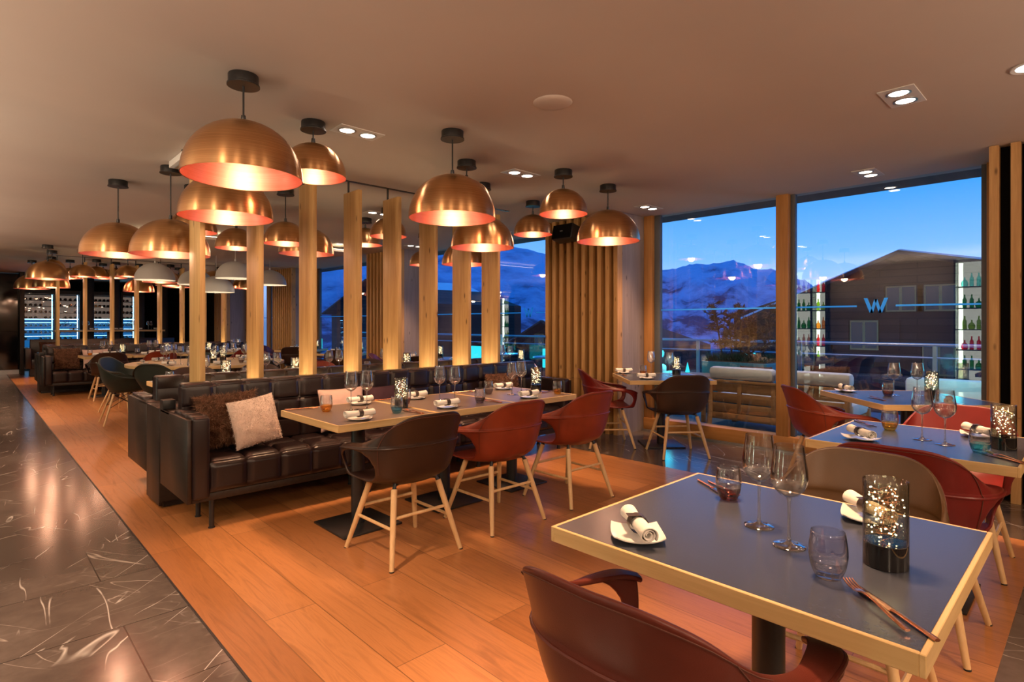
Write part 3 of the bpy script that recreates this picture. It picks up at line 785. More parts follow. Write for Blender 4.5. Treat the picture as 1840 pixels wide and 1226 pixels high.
cushion('cushion', 'brown long-haired fur cushion against the left end of the front banquette', 'fur_brown', .40, .37, .14, (1.35, 4.30, SEAT), -.10, -.14, -.06, 6200, .030, None, 2)
cushion('cushion', 'cream short-haired fur cushion leaning against the brown fur cushion', 'fur_cream', .33, .335, .14, (1.495, 4.12, SEAT + .014), .10, -.24, -.13, 6500, .010, None, 3)
cushion('cushion', 'pale pink cushion on the front banquette behind the left table', 'cushion_pink', .40, .34, .13, (2.22, 4.285, SEAT), 0, -.2, 0, 0, 0, None, 4)
cushion('cushion', 'small plum cushion beside the pale pink one on the front banquette', 'cushion_plum', .34, .33, .12, (2.60, 4.295, SEAT), 0, -.2, 0, 0, 0, None, 5)
cushion('cushion', 'tawny fur cushion at the right end of the front banquette', 'fur_brown', .46, .36, .15, (4.00, 4.275, SEAT), .05, -.18, 0, 2600, .03, None, 6)
cushion('cushion', 'pale pink cushion on the rear bench, just behind the divider end', 'cushion_pink', .36, .34, .13, (1.38, 5.51, SEAT), PI, -.2, 0, 0, 0, None, 7)
cushion('cushion', 'brown fur cushion at the left end of the far banquette', 'fur_brown', .40, .40, .16, (1.375, 13.63, SEAT), -.1, -.16, 0, 2200, .03, None, 8)
cushion('cushion', 'pale cushion beside the brown fur cushion on the far banquette', 'cushion_pink', .42, .37, .14, (1.82, 13.58, SEAT), .1, -.22, 0, 0, 0, None, 9)
cushion('cushion', 'plum cushion in the middle of the far banquette', 'cushion_plum', .40, .36, .14, (3.05, 13.62, SEAT), 0, -.2, 0, 0, 0, None, 10)
cushion('cushion', 'brown fur cushion on the bench before the wine cabinets', 'fur_brown', .42, .40, .15, (1.55, 18.90, SEAT), 0, -.18, 0, 900, .03, None, 11)

# ------------------------------------------------------------------ tableware
ZT = .7506
PROTO = {}
def use(key, make, loc, rz, label, group=None, recolor=None):
    """first use keeps the prototype itself, later ones copy it with all its parts"""
    if key not in PROTO:
        o = make(label); o.location = loc; o.rotation_euler = (0, 0, rz); PROTO[key] = o
        if group: o['group'] = group
        return o
    return clone(PROTO[key], loc, rz, label, group, recolor)
def mk_wine(label):
    t = thing('wine_glass', label, 'wine glass')
    bm = bmesh.new()
    lathe(bm, [(.0, .128), (.010, .1285), (.022, .134), (.036, .148), (.0445, .165), (.0465, .181), (.045, .200), (.041, .228), (.0365, .262), (.0362, .264), (.0356, .262), (.040, .228), (.044, .200), (.0455, .181), (.0435, .166), (.035, .149), (.021, .1355), (.009, .1305), (0, .130)], 28)
    finish('bowl', bm, 'clear_glass', t, angle=80)
    latheo('stem', [(.0, .128), (.0065, .1275), (.0042, .115), (.0034, .07), (.0038, .03), (.006, .012), (0, .008)], 'solid_glass', t, 12, angle=80)
    latheo('foot', [(0, .012), (.006, .012), (.012, .0065), (.030, .0028), (.0405, .0016), (.0410, .0008), (.040, 0), (0, 0)], 'solid_glass', t, 28, angle=80)
    return t
def mk_tumbler(label, tint='tint_amber'):
    t = thing('tumbler', label, 'tumbler')
    bm = bmesh.new()
    lathe(bm, [(.0395, .043), (.0412, .055), (.0405, .072), (.0375, .096), (.0362, .106), (.0354, .107), (.0350, .106), (.0364, .096), (.0392, .072), (.0399, .055), (.0382, .043)], 28)
    finish('rim_wall', bm, 'clear_glass' if tint != 'tint_grey' else tint, t, angle=80)
    bm = bmesh.new()
    lathe(bm, [(0, 0), (.023, 0), (.0265, .003), (.033, .016), (.0375, .030), (.0395, .043), (.0382, .043), (.0355, .030), (.030, .018), (.022, .012), (0, .011)], 28)
    finish('tinted_base', bm, tint, t, angle=80)
    return t
def mk_lantern(label):
    t = thing('lantern', label, 'lantern')
    bm = bmesh.new(); lathe(bm, [(0, 0), (.047, 0), (.0478, .001), (.0478, .056), (.047, .057), (0, .057)], 36); finish('base', bm, 'black_gloss', t)
    bm = bmesh.new(); lathe(bm, [(.0478, .057), (.0478, .205), (.0470, .2062), (.0455, .205), (.0455, .062), (.0, .060)], 36); finish('glass_cylinder', bm, 'smoked_glass', t, angle=60)
    rr = random.Random(11); bm = bmesh.new()
    pts = []; p = Vector((0, 0, .07))
    for k in range(60):
        a = k * 1.9 + rr.uniform(-.6, .6); r = rr.uniform(.012, .040)
        pts.append(Vector((r * math.cos(a), r * math.sin(a), .068 + .125 * ((k * 7) % 60) / 60 + rr.uniform(-.008, .008))))
    pp = []
    for k in range(len(pts) * 3): pp.append(Vector(cr([tuple(q) for q in pts], k / 3 if k / 3 < len(pts) - 1 else len(pts) - 1.001)))
    tube(bm, pp, .00045, 4); finish('light_wire', bm, 'copper_cutlery', t)
    bm = bmesh.new()
    for q in pts:
        bmesh.ops.create_icosphere(bm, subdivisions=1, radius=rr.uniform(.0014, .0024), matrix=Matrix.Translation(q))
    f = finish('fairy_lights', bm, 'fairy_glow', t); f['kind'] = 'stuff'
    return t
def mk_plate(label):
    bm = bmesh.new(); n = 20; g = {}
    for s in (0, 1):
        for i in range(n + 1):
            for j in range(n + 1):
                u, v = -1 + 2 * i / n, -1 + 2 * j / n
                k = 1 - .10 * (u * v) ** 2; r2 = (u * u + v * v) / 2
                z = .0035 + .020 * max(0, r2 - .16) ** 1.25 + (.003 if s == 0 else 0)
                if s == 1 and r2 < .2: z = 0
                g[s, i, j] = bm.verts.new((u * .071 * k, v * .071 * k, z))
        for i in range(n):
            for j in range(n): bm.faces.new([g[s, a, b] for a, b in ((i, j), (i + 1, j), (i + 1, j + 1), (i, j + 1))])
    ed = [(i, 0) for i in range(n)] + [(n, j) for j in range(n)] + [(n - i, n) for i in range(n)] + [(0, n - j) for j in range(n)]
    for (a, b) in zip(ed, ed[1:] + ed[:1]): bm.faces.new((g[0, a[0], a[1]], g[0, b[0], b[1]], g[1, b[0], b[1]], g[1, a[0], a[1]]))
    o = finish('side_plate', bm, 'porcelain', angle=60); setp(o, label, 'plate'); return o
def mk_napkin(label):
    t = thing('rolled_napkin', label, 'napkin'); rr = random.Random(4)
    bm = bmesh.new(); nl = 16; turns = 2.6; na = 44; th = .0028
    rows = []
    for i in range(nl + 1):
        x = -.097 + .194 * i / nl; row = []
        for s in range(na + 1):
            a = turns * 2 * PI * s / na; r = .0065 + .0165 * s / na + .0012 * noise.noise((x * 22, a * .7, 0))
            if s == na: a += .12 * noise.noise((x * 9, 0, 1))
            flare = 1 + .16 * max(0, abs(x) - .055) / .045
            row.append(bm.verts.new((x + .004 * math.sin(a * .8) * (i in (0, nl)), r * math.cos(a) * flare, .0245 + r * math.sin(a) * flare * .92)))
        rows.append(row)
    for i in range(nl):
        for s in range(na): bm.faces.new((rows[i][s], rows[i][s + 1], rows[i + 1][s + 1], rows[i + 1][s]))
    o = finish('linen', bm, 'napkin_linen', t, angle=80)
    so = o.modifiers.new('s', 'SOLIDIFY'); so.thickness = th; bake(o)
    bm = bmesh.new()
    lathe(bm, [(.0255, -.0145), (.0262, -.0145), (.0262, .0145), (.0255, .0145)], 28, closed=True)
    bmesh.ops.rotate(bm, verts=bm.verts, matrix=Matrix.Rotation(PI / 2, 3, 'Y')); bmesh.ops.scale(bm, vec=(1, 1, .93), verts=bm.verts); bmesh.ops.translate(bm, vec=(0, 0, .0248), verts=bm.verts)
    box(bm, -.014, .012, .006, .030, .0475, .0490, .0005, 1)
    finish('band', bm, 'napkin_band', t)
    return t
def strip(bm, pts, th=.0022, mi=0):
    """flat bar: pts = (x, y, z, halfwidth) along its length, width in y"""
    top, bot = [], []
    for x, y, z, w in pts:
        top.append([bm.verts.new((x, y - w, z)), bm.verts.new((x, y - w * .5, z + th * .45)), bm.verts.new((x, y + w * .5, z + th * .45)), bm.verts.new((x, y + w, z))])
        bot.append([bm.verts.new((x, y - w, z - th * .5)), bm.verts.new((x, y - w * .5, z - th)), bm.verts.new((x, y + w * .5, z - th)), bm.verts.new((x, y + w, z - th * .5))])
    for i in range(len(pts) - 1):
        ra, rb = top[i] + bot[i][::-1], top[i + 1] + bot[i + 1][::-1]
        for k in range(8): bm.faces.new((ra[k], ra[(k + 1) % 8], rb[(k + 1) % 8], rb[k]))
    for r in (0, -1): bm.faces.new(top[r] + bot[r][::-1])
def mk_fork(label):
    bm = bmesh.new()
    strip(bm, [(-.098, 0, .004, .0055), (-.09, 0, .004, .0072), (-.05, 0, .0055, .0058), (0, 0, .009, .0036), (.030, 0, .011, .0034), (.042, 0, .010, .0075), (.050, 0, .008, .0115), (.062, 0, .006, .0122)], .0034)
    for k in range(4):
        y = -.0096 + .0064 * k
        strip(bm, [(.061, y, .006, .0026), (.080, y, .0055, .0018), (.096, y, .0085, .0016), (.104, y, .0115, .0009)], .0024)
    o = finish('fork', bm, 'copper_cutlery', angle=60); return setp(o, label, 'fork')
def mk_knife(label):
    bm = bmesh.new()
    strip(bm, [(-.108, 0, .005, .0055), (-.10, 0, .005, .0072), (-.06, 0, .0055, .0060), (-.012, 0, .006, .0046), (.002, 0, .0055, .0075)], .0042)
    strip(bm, [(.0, .001, .0045, .0080), (.03, .001, .0045, .0098), (.075, .001, .0045, .0098), (.098, -.002, .0045, .0066), (.110, -.006, .0045, .0012)], .0018)
    o = finish('table_knife', bm, 'copper_cutlery', angle=60); return setp(o, label, 'knife')

def wine(x, y, side, tn): use('wine', mk_wine, (x, y, ZT), 0, side + ' wine glass of the pair on ' + tn, 'tall wine glasses')
TN = {'tint_amber': 'amber-bottomed', 'tint_turquoise': 'turquoise-bottomed', 'tint_plum': 'plum-brown', 'tint_smoke': 'smoke-grey bottomed', 'tint_grey': 'plain grey', 'tint_blue': 'light blue bottomed'}
def tumbler(x, y, tint, tn, extra=''):
    if tint not in PROTO: PROTO[tint] = None; del PROTO[tint]
    use(tint, lambda l: mk_tumbler(l, tint), (x, y, ZT), 0, '%s glass tumbler %son %s' % (TN[tint], extra, tn), 'round glass tumblers')
def lantern(x, y, tn): use('lantern', mk_lantern, (x, y, ZT), R.uniform(0, 6), 'smoked glass lantern filled with fairy lights on ' + tn, 'fairy light lanterns')
def plate(x, y, rz, side, tn, nrz=None):
    use('plate', mk_plate, (x, y, ZT), rz, side + ' white square side plate on ' + tn, 'white side plates')
    use('napkin', mk_napkin, (x, y, ZT + .0145), rz if nrz is None else nrz, 'rolled white napkin on the %s plate of %s' % (side, tn), 'rolled napkins')
def cutlery(x, y, rz, side, tn):
    use('fork', mk_fork, (x, y, ZT), rz, '%s copper fork on %s' % (side, tn), 'copper forks')
    c, s = math.cos(rz), math.sin(rz)
    use('knife', mk_knife, (x - s * .022, y + c * .022, ZT), rz + .05, '%s copper knife on %s' % (side, tn), 'copper knives')

# foreground table
n = 'the large foreground table'
plate(1.325, .885, .75, 'near-left', n, .89)
use('fork', mk_fork, (1.347, .325, ZT + .0045), math.atan2(.166, .170), 'copper fork with tines to the tumbler on ' + n, 'copper forks')
use('knife', mk_knife, (1.352, .296, ZT), math.atan2(.166, .170) + .12, 'copper knife beside the fork at the front corner of ' + n, 'copper knives')
use('fork', mk_fork, (1.925, .935, ZT), math.atan2(-.115, -.085), 'copper fork behind the plum tumbler on ' + n, 'copper forks')
use('knife', mk_knife, (1.905, .962, ZT), math.atan2(-.115, -.085), 'copper knife behind the plum tumbler on ' + n, 'copper knives')
tumbler(1.832, .868, 'tint_plum', n); wine(1.656, .693, 'left', n); wine(1.564, .576, 'right', n)
tumbler(1.432, .441, 'tint_grey', n); lantern(1.608, .368, n); plate(1.945, .49, .3, 'far-right', n, .8)
n = 'the table behind the bronze armchair'
wine(3.484, .639, 'left', n); wine(3.417, .535, 'right', n); tumbler(3.665, .819, 'tint_amber', n); tumbler(3.32, .392, 'tint_turquoise', n)
lantern(3.496, .327, n); plate(3.259, .854, .8, 'left', n, .75); plate(3.78, .455, .3, 'far', n, .7); cutlery(3.25, .29, .8, 'near', n); cutlery(3.78, .98, PI + .7, 'far', n)
n = 'the diamond-set table by the right window'
wine(5.48, 1.195, 'left', n); wine(5.60, 1.06, 'right', n); tumbler(5.38, 1.215, 'tint_plum', n); lantern(5.52, .95, n); plate(5.466, 1.545, .75, 'far', n, .7); plate(5.10, .78, .75, 'near', n, .1); cutlery(5.12, 1.22, .75, 'near', n)
n = 'the window table by the pale panel'
wine(5.75, 3.656, 'left', n); wine(5.66, 3.36, 'right', n); tumbler(5.60, 3.665, 'tint_amber', n); lantern(5.90, 3.415, n); plate(5.21, 3.37, .82, 'near', n, -.66); plate(5.60, 3.93, .82, 'far', n, -.66); cutlery(5.40, 3.78, .82, 'left', n)
# front row tables
n = 'the left table of the front banquette'
wine(1.876, 3.528, 'left', n); wine(1.978, 3.499, 'right', n); tumbler(1.729, 3.59, 'tint_amber', n); tumbler(2.035, 3.213, 'tint_blue', n); lantern(2.19, 3.40, n)
plate(1.73, 3.145, PI / 4, 'near', n, .03); plate(2.061, 3.74, PI / 4, 'far', n, .03); cutlery(1.65, 3.79, -.35, 'far', n); cutlery(2.14, 3.16, 1.6, 'near', n)
n = 'the middle table of the front banquette'
wine(2.589, 3.492, 'left', n); wine(2.657, 3.393, 'right', n); tumbler(2.739, 3.198, 'tint_smoke', n); tumbler(2.31, 3.53, 'tint_plum', n)
plate(2.41, 3.165, PI / 4, 'near', n, .0); plate(2.52, 3.71, PI / 4, 'far', n, .0); cutlery(2.86, 3.19, 1.6, 'near', n); cutlery(2.34, 3.80, -.3, 'far', n)
n = 'the right table of the front banquette'
wine(3.253, 3.393, 'left', n); wine(3.43, 3.46, 'right', n); tumbler(3.136, 3.553, 'tint_smoke', n); tumbler(3.556, 3.16, 'tint_amber', n); lantern(3.57, 3.42, n)
plate(3.20, 3.145, PI / 4, 'near', n, .0); plate(3.45, 3.71, PI / 4, 'far', n, .0); cutlery(3.06, 3.78, -.3, 'far', n); cutlery(3.60, 3.28, .1, 'near', n)
# rows behind, tables set the same way
def setting(key, tn, flip=1, far=False, tints=('tint_amber', 'tint_smoke')):
    x, y = TABLES[key][1][1:3] if isinstance(TABLES[key][1][0], str) else TABLES[key][1][0:2]
    f = flip
    wine(x - .02, y + .06 * f, 'left', tn); wine(x + .085, y + .02 * f, 'right', tn)
    tumbler(x - .20, y + .16 * f, tints[0], tn, 'at the side '); tumbler(x + .18, y - .22 * f, tints[1], tn)
    lantern(x + .27, y - .03 * f, tn)
    plate(x - .12, y - .30 * f, PI / 4, 'near', tn, .0); plate(x + .12, y + .29 * f, PI / 4, 'far', tn, .0)
    if not far: cutlery(x - .2, y + .34, -.3, 'far', tn)
for k, nm in zip('abcd', ('leftmost', 'second', 'third', 'fourth')):
    setting('R2' + k, 'the %s table behind the front banquette' % nm, 1, True, (('tint_amber', 'tint_smoke'), ('tint_turquoise', 'tint_plum'), ('tint_amber', 'tint_blue'), ('tint_plum', 'tint_smoke'))['abcd'.index(k)])
    setting('F1' + k, 'the %s table of the far banquette' % nm, 1, True, (('tint_amber', 'tint_smoke'), ('tint_smoke', 'tint_blue'), ('tint_plum', 'tint_turquoise'), ('tint_amber', 'tint_smoke'))['abcd'.index(k)])
for i, nm in enumerate(('first', 'second', 'third', 'fourth')):
    k = 'W%d' % (i + 2); x, y = WT[i]; tn = 'the %s window table past the near pillar' % nm
    lantern(x + .36, y + .02, tn); wine(x + .15, y + .2, 'left', tn); wine(x + .08, y - .04, 'right', tn)
    plate(x - .31, y - .05, .82, 'near', tn, -.66); plate(x + .02, y + .45, .82, 'far', tn, -.66); tumbler(x - .05, y + .22, 'tint_amber', tn)
names = ['front-left', 'front', 'front-right', 'right', 'back-right', 'back', 'back-left', 'left']
for k in range(8):
    a = -PI * .78 + k * PI / 4; c, s = math.cos(a), math.sin(a); tn = 'the round table, %s seat' % names[k]
    X, Y = RT
    plate(X + c * .86, Y + s * .86, a, 'outer', tn, a + PI / 2)
    wine(X + c * .58 - s * .10, Y + s * .58 + c * .10, 'left', tn); wine(X + c * .60 + s * .02, Y + s * .60 - c * .02, 'right', tn)
    if k in (0, 2, 5): tumbler(X + c * .66 + s * .2, Y + s * .66 - c * .2, ('tint_amber', 'tint_smoke', 'tint_amber')[(0, 2, 5).index(k)], tn)
    if k in (1, 4): lantern(X + c * .35, Y + s * .35, tn)

# ------------------------------------------------------------------ pendants
def dome_profile(r, h):
    out = []
    for k in range(15):
        a = k / 14 * PI / 2
        out.append((r * math.sin(a) ** .97 if a else .0, h * .03 + h * .97 * math.cos(a)))
    out.append((r * 1.002, 0))
    return out
DOME = {}
def pendant(x, y, rim, big, label, group, white=False, light=True):
    t = thing('pendant_lamp', label, 'lamp', (x, y, H), 0, group)
    r, h = (.303, .305) if big else (.212, .222)
    if white: r, h = .30, .29
    key = (big, white)
    top = rim + h - H
    if key not in DOME:
        bm = bmesh.new(); lathe(bm, dome_profile(r, h), 56); s = finish('shade', bm, 'lamp_white' if white else 'copper_outer', t, angle=60)
        bm = bmesh.new(); lathe(bm, [(a * .988, max(b - .006, .0) if b > .01 else .001) for a, b in dome_profile(r, h)], 56); q = finish('shade_lining', bm, 'lamp_white' if white else 'copper_inner', s, angle=60)
        bm = bmesh.new(); bmesh.ops.create_uvsphere(bm, u_segments=12, v_segments=8, radius=.032, matrix=Matrix.Translation((0, 0, h * .42))); b = finish('bulb', bm, 'bulb_glow', s)
        bm = bmesh.new(); lathe(bm, [(0, .0), (.075, .0), (.077, -.004), (.077, -.048), (.083, -.052), (.083, -.060), (.0, -.060)], 32); c = finish('ceiling_rose', bm, 'white_plastic' if white else 'black_metal', t)
        if white: c.scale = (.55, .55, .6)
        bm = bmesh.new(); tube(bm, [(0, 0, 0), (0, 0, 1)], .0055 if not white else .003, 8); w = finish('cord', bm, 'white_plastic' if white else 'black_metal', t)
        bm = bmesh.new(); lathe(bm, [(.012, 0), (.014, .004), (.012, .035), (0, .037)], 12); g = finish('cord_grip', bm, 'white_plastic' if white else 'black_metal', s); g.location = (0, 0, h)
        DOME[key] = (s, q, b, c, w, g)
    else:
        s0, q0, b0, c0, w0, g0 = DOME[key]
        s = s0.copy(); q = q0.copy(); b = b0.copy(); c = c0.copy(); w = w0.copy(); g = g0.copy()
        for o in (s, q, b, c, w, g): COL.objects.link(o)
        for o in (s, c, w): o.parent = t
        for o in (q, b, g): o.parent = s
    s.location = (0, 0, rim - H)
    w.location = (0, 0, top); w.scale = (1, 1, -.05 - top)
    if light:
        l = bpy.data.lights.new('lamp_light', 'POINT'); l.energy = light * (3.2 if big else 1.8); l.color = (1, .56, .33) if not white else (1, .75, .5); l.shadow_soft_size = .05
        lo = bpy.data.objects.new('lamp_light', l); COL.objects.link(lo); lo.parent = s; lo.location = (0, 0, h * .06)
    return t
GP = 'copper dome pendants'
PEND = [ # x, y, rim z, big, label
 (1.084, 3.236, 2.125, 1, 'largest copper dome pendant, nearest the camera at upper left'),
 (1.306, 4.234, 2.07, 1, 'big copper dome pendant hanging right below the largest one'),
 (1.671, 3.660, 2.315, 0, 'small copper pendant just right of the largest one'),
 (2.454, 3.161, 2.07, 1, 'big copper dome pendant in the picture centre over the banquette tables'),
 (2.990, 3.660, 2.31, 0, 'small copper pendant hidden behind the big central dome'),
 (3.584, 4.147, 2.065, 1, 'big copper pendant directly behind and below the central dome'),
 (4.499, 4.358, 2.315, 0, 'small copper pendant left of the black loudspeaker'),
 (3.781, 3.292, 2.295, 0, 'small copper pendant above the slatted pillar top, right of centre'),
 (4.503, 3.346, 2.135, 1, 'rightmost big copper dome pendant, beside the loudspeaker'),
 (1.029, 6.431, 1.98, 1, 'leftmost of the big copper pendants, left of the fins'),
 (1.264, 5.554, 1.925, 1, 'big copper pendant cut by the leftmost fin'),
 (2.306, 5.683, 2.135, 0, 'small copper pendant left of the third fin'),
 (1.596, 6.164, 2.23, 0, 'small copper pendant peeking out behind the leftmost fin'),
 (2.817, 6.344, 2.135, 1, 'big copper pendant behind the third fin'),
 (2.12, 6.55, 2.155, 0, 'small copper pendant between the first and second fins'),
 (3.681, 6.548, 2.34, 0, 'small copper pendant right of the fourth fin'),
 (3.546, 5.779, 2.35, 0, 'small copper pendant behind the fifth fin'),
 (4.75, 5.85, 2.115, 1, 'big copper pendant behind the seventh fin'),
 (4.93, 7.05, 2.21, 0, 'small copper pendant behind the sixth fin'),
]
for x, y, z, b, l in PEND: pendant(x, y, z, b, l, GP)
FAR = [(1.00, 12.52, 2.10, 1, 'far copper dome in front at the left of the far group'), (1.00, 15.75, 2.075, 1, 'far copper dome furthest left of all'),
 (1.235, 14.70, 2.065, 1, 'far copper dome overlapping the leftmost far one'), (1.133, 13.40, 2.30, 0, 'small far copper dome behind the front far one'),
 (1.574, 15.10, 2.29, 0, 'small far copper dome right of the leftmost far fin'), (1.52, 12.85, 2.19, 0, 'small copper dome over the second far fin'),
 (1.965, 14.62, 2.32, 0, 'small far copper dome between second and third far fins'), (2.203, 15.52, 2.345, 0, 'small far copper dome in front of the third far fin'),
 (2.36, 14.97, 2.335, 0, 'small far copper dome just right of the third far fin'), (2.27, 13.2, 2.255, 0, 'small copper dome left of the first white pendant'),
 (2.80, 15.06, 2.055, 1, 'low reddish copper dome across the fourth far fin'), (2.73, 12.76, 2.14, 1, 'big far copper dome behind the first white pendant'),
 (3.36, 14.76, 2.20, 1, 'big far copper dome right of the first white pendant'), (3.67, 15.40, 2.21, 1, 'big far copper dome left of the second white pendant'),
 (3.75, 12.85, 2.14, 1, 'far copper dome showing above the second white pendant'), (4.36, 12.75, 2.09, 1, 'far copper dome below the fourth white pendant'),
 (4.35, 14.6, 2.2, 0, 'small far copper dome below the third white pendant')]
for x, y, z, b, l in FAR: pendant(x, y, z, b, l, GP, False, .9)
for x, y, z, l in ((2.295, 11.1, 2.07, 'first white dome pendant from the left'), (3.18, 12.12, 2.085, 'second white dome pendant, half hidden by the leftmost fin'),
                   (3.23, 11.04, 1.90, 'third white dome pendant from the left, hanging lowest'), (3.24, 10.06, 2.09, 'fourth white dome pendant, left of the second fin'),
                   (4.24, 11.2, 2.085, 'rightmost white dome pendant, right of the second fin')):
    pendant(x, y, z, 1, l, 'white dome pendants over the round table', True, .6)

# ------------------------------------------------------------------ ceiling fittings
def twin(x, y, label, e=26, lamp=True):
    t = thing('recessed_downlight', label, 'ceiling light', (x, y, H), 0, 'square twin downlights')
    key = 'twin'
    if key not in PROTO:
        bm = bmesh.new(); box(bm, -.167, .167, -.09, .09, -.006, -.0005, .001, 1); p = finish('bezel', bm, 'aluminium', t); p.data.materials[0] = M['white_plastic']
        rs = []
        for s in (-1, 1):
            bm = bmesh.new(); lathe(bm, [(.048, -.0065), (.062, -.0065), (.062, -.010), (.054, -.012), (.048, -.0065)], 28); r = finish('ring', bm, 'aluminium', t); r.location = (s * .08, 0, 0)
            bm = bmesh.new(); lathe(bm, [(0, -.0085), (.048, -.0075)], 28); d = finish('lamp_face', bm, 'downlight_glow', r)
            rs.append((r, d))
        PROTO[key] = (p, rs)
    else:
        p0, rs0 = PROTO[key]
        p = p0.copy(); COL.objects.link(p); p.parent = t
        for r0, d0 in rs0:
            r = r0.copy(); COL.objects.link(r); r.parent = t; d = d0.copy(); COL.objects.link(d); d.parent = r
    if lamp:
        l = bpy.data.lights.new('downlight_beam', 'SPOT'); l.energy = e * 2.7; l.spot_size = 1.05; l.spot_blend = .7; l.color = (1, .54, .28); l.shadow_soft_size = .16
        lo = bpy.data.objects.new('downlight_beam', l); COL.objects.link(lo); lo.parent = t; lo.location = (0, 0, -.03)
    return t
TW = [(3.995, .83, 'biggest twin downlight, upper right of the picture', 80), (5.815, 1.464, 'twin downlight just above the large window', 45), (1.985, 3.64, 'twin downlight right of the small left pendant', 60),
      (3.588, 3.626, 'twin downlight between the central dome and the loudspeaker', 60), (5.70, 3.657, 'twin downlight above the pale panel', 45), (3.617, 6.12, 'twin downlight between fourth and fifth fins', 60),
      (5.6, 6.1, 'twin downlight over the second window bay', 45), (5.593, 8.265, 'twin downlight above the second window bay, further back', 45), (4.6, 8.9, 'small far twin downlight behind the third fin', 50),
      (1.4, 17.3, 'far twin downlight near the wine cabinets', 60), (2.3, 18.2, 'far twin downlight at the room end', 60)]
for x, y, l, e in TW: twin(x, y, l, e)
for x, y in ((1.9, -1.2), (0.2, 2.4), (.2, 6.5), (.2, 11)):  # unseen spots added as fill for the aisle and near floor
    l = bpy.data.lights.new('aisle_fill', 'SPOT'); l.energy = 150; l.spot_size = 1.5; l.spot_blend = .7; l.color = (1, .62, .40); l.shadow_soft_size = .06
    lo = bpy.data.objects.new('aisle_fill', l); COL.objects.link(lo); lo.location = (x, y, H - .05)
t = thing('round_downlight', 'bright round downlight cut off at the upper right picture edge', 'ceiling light', (4.02, .27, H))
latheo('ring', [(.060, -.001), (.082, -.001), (.080, -.009), (.060, -.006), (.060, -.001)], 'white_plastic', t); latheo('lamp_face', [(0, -.006), (.060, -.0045)], 'round_downlight_glow', t)
t = thing('ceiling_speaker', 'flat round white speaker in the ceiling, upper centre', 'speaker', (2.574, 2.326, H))
latheo('grille', [(0, -.016), (.075, -.014), (.112, -.008), (.120, -.001), (0, -.001)], 'ceiling_paint', t, 40)
t = thing('ceiling_unit', 'white rectangular ceiling unit behind the largest pendant', 'air vent', (1.36, 5.05, H), .0)
boxo('housing', (-.15, .15, -.32, .32, -.055, -.001), 'white_plastic', t, .004); boxo('outlet', (-.12, .12, -.29, .29, -.062, -.055), 'aluminium', t)
t = thing('smoke_detector', 'small white sprinkler disc on the ceiling left of the third fin', 'detector', (2.28, 6.65, H))
latheo('body', [(0, -.03), (.012, -.03), (.014, -.012), (.045, -.008), (.045, -.001), (0, -.001)], 'white_plastic', t, 24)
l = bpy.data.lights.new('downlight_beam', 'SPOT'); l.energy = 190; l.spot_size = 1.05; l.spot_blend = .7; l.color = (1, .54, .28); l.shadow_soft_size = .16  # beam without a fitting, added out of view above the foreground table
lo = bpy.data.objects.new('downlight_beam', l); COL.objects.link(lo); lo.location = (1.75, .85, H - .03)
# loudspeaker on the slatted pillar
t = thing('mounted_loudspeaker', 'black wall loudspeaker high on the slatted pillar', 'speaker', (5.47, 4.70, 2.47), 0)
bm = bmesh.new(); box(bm, -.10, .07, -.16, .16, -.10, .10, .02, 3, rot=Matrix.Rotation(.22, 3, 'Y')); finish('cabinet', bm, 'black_metal', t)
bm = bmesh.new(); box(bm, -.112, -.098, -.15, .15, -.09, .09, .006, 2, rot=Matrix.Rotation(.22, 3, 'Y')); finish('grille', bm, 'black_recess', t)
bm = bmesh.new(); box(bm, .03, .125, -.03, .03, .0, .05); finish('wall_bracket', bm, 'black_metal', t)
bm = bmesh.new(); box(bm, -.1145, -.111, -.022, .022, -.008, .008, rot=Matrix.Rotation(.22, 3, 'Y')); finish('badge', bm, 'aluminium', t)

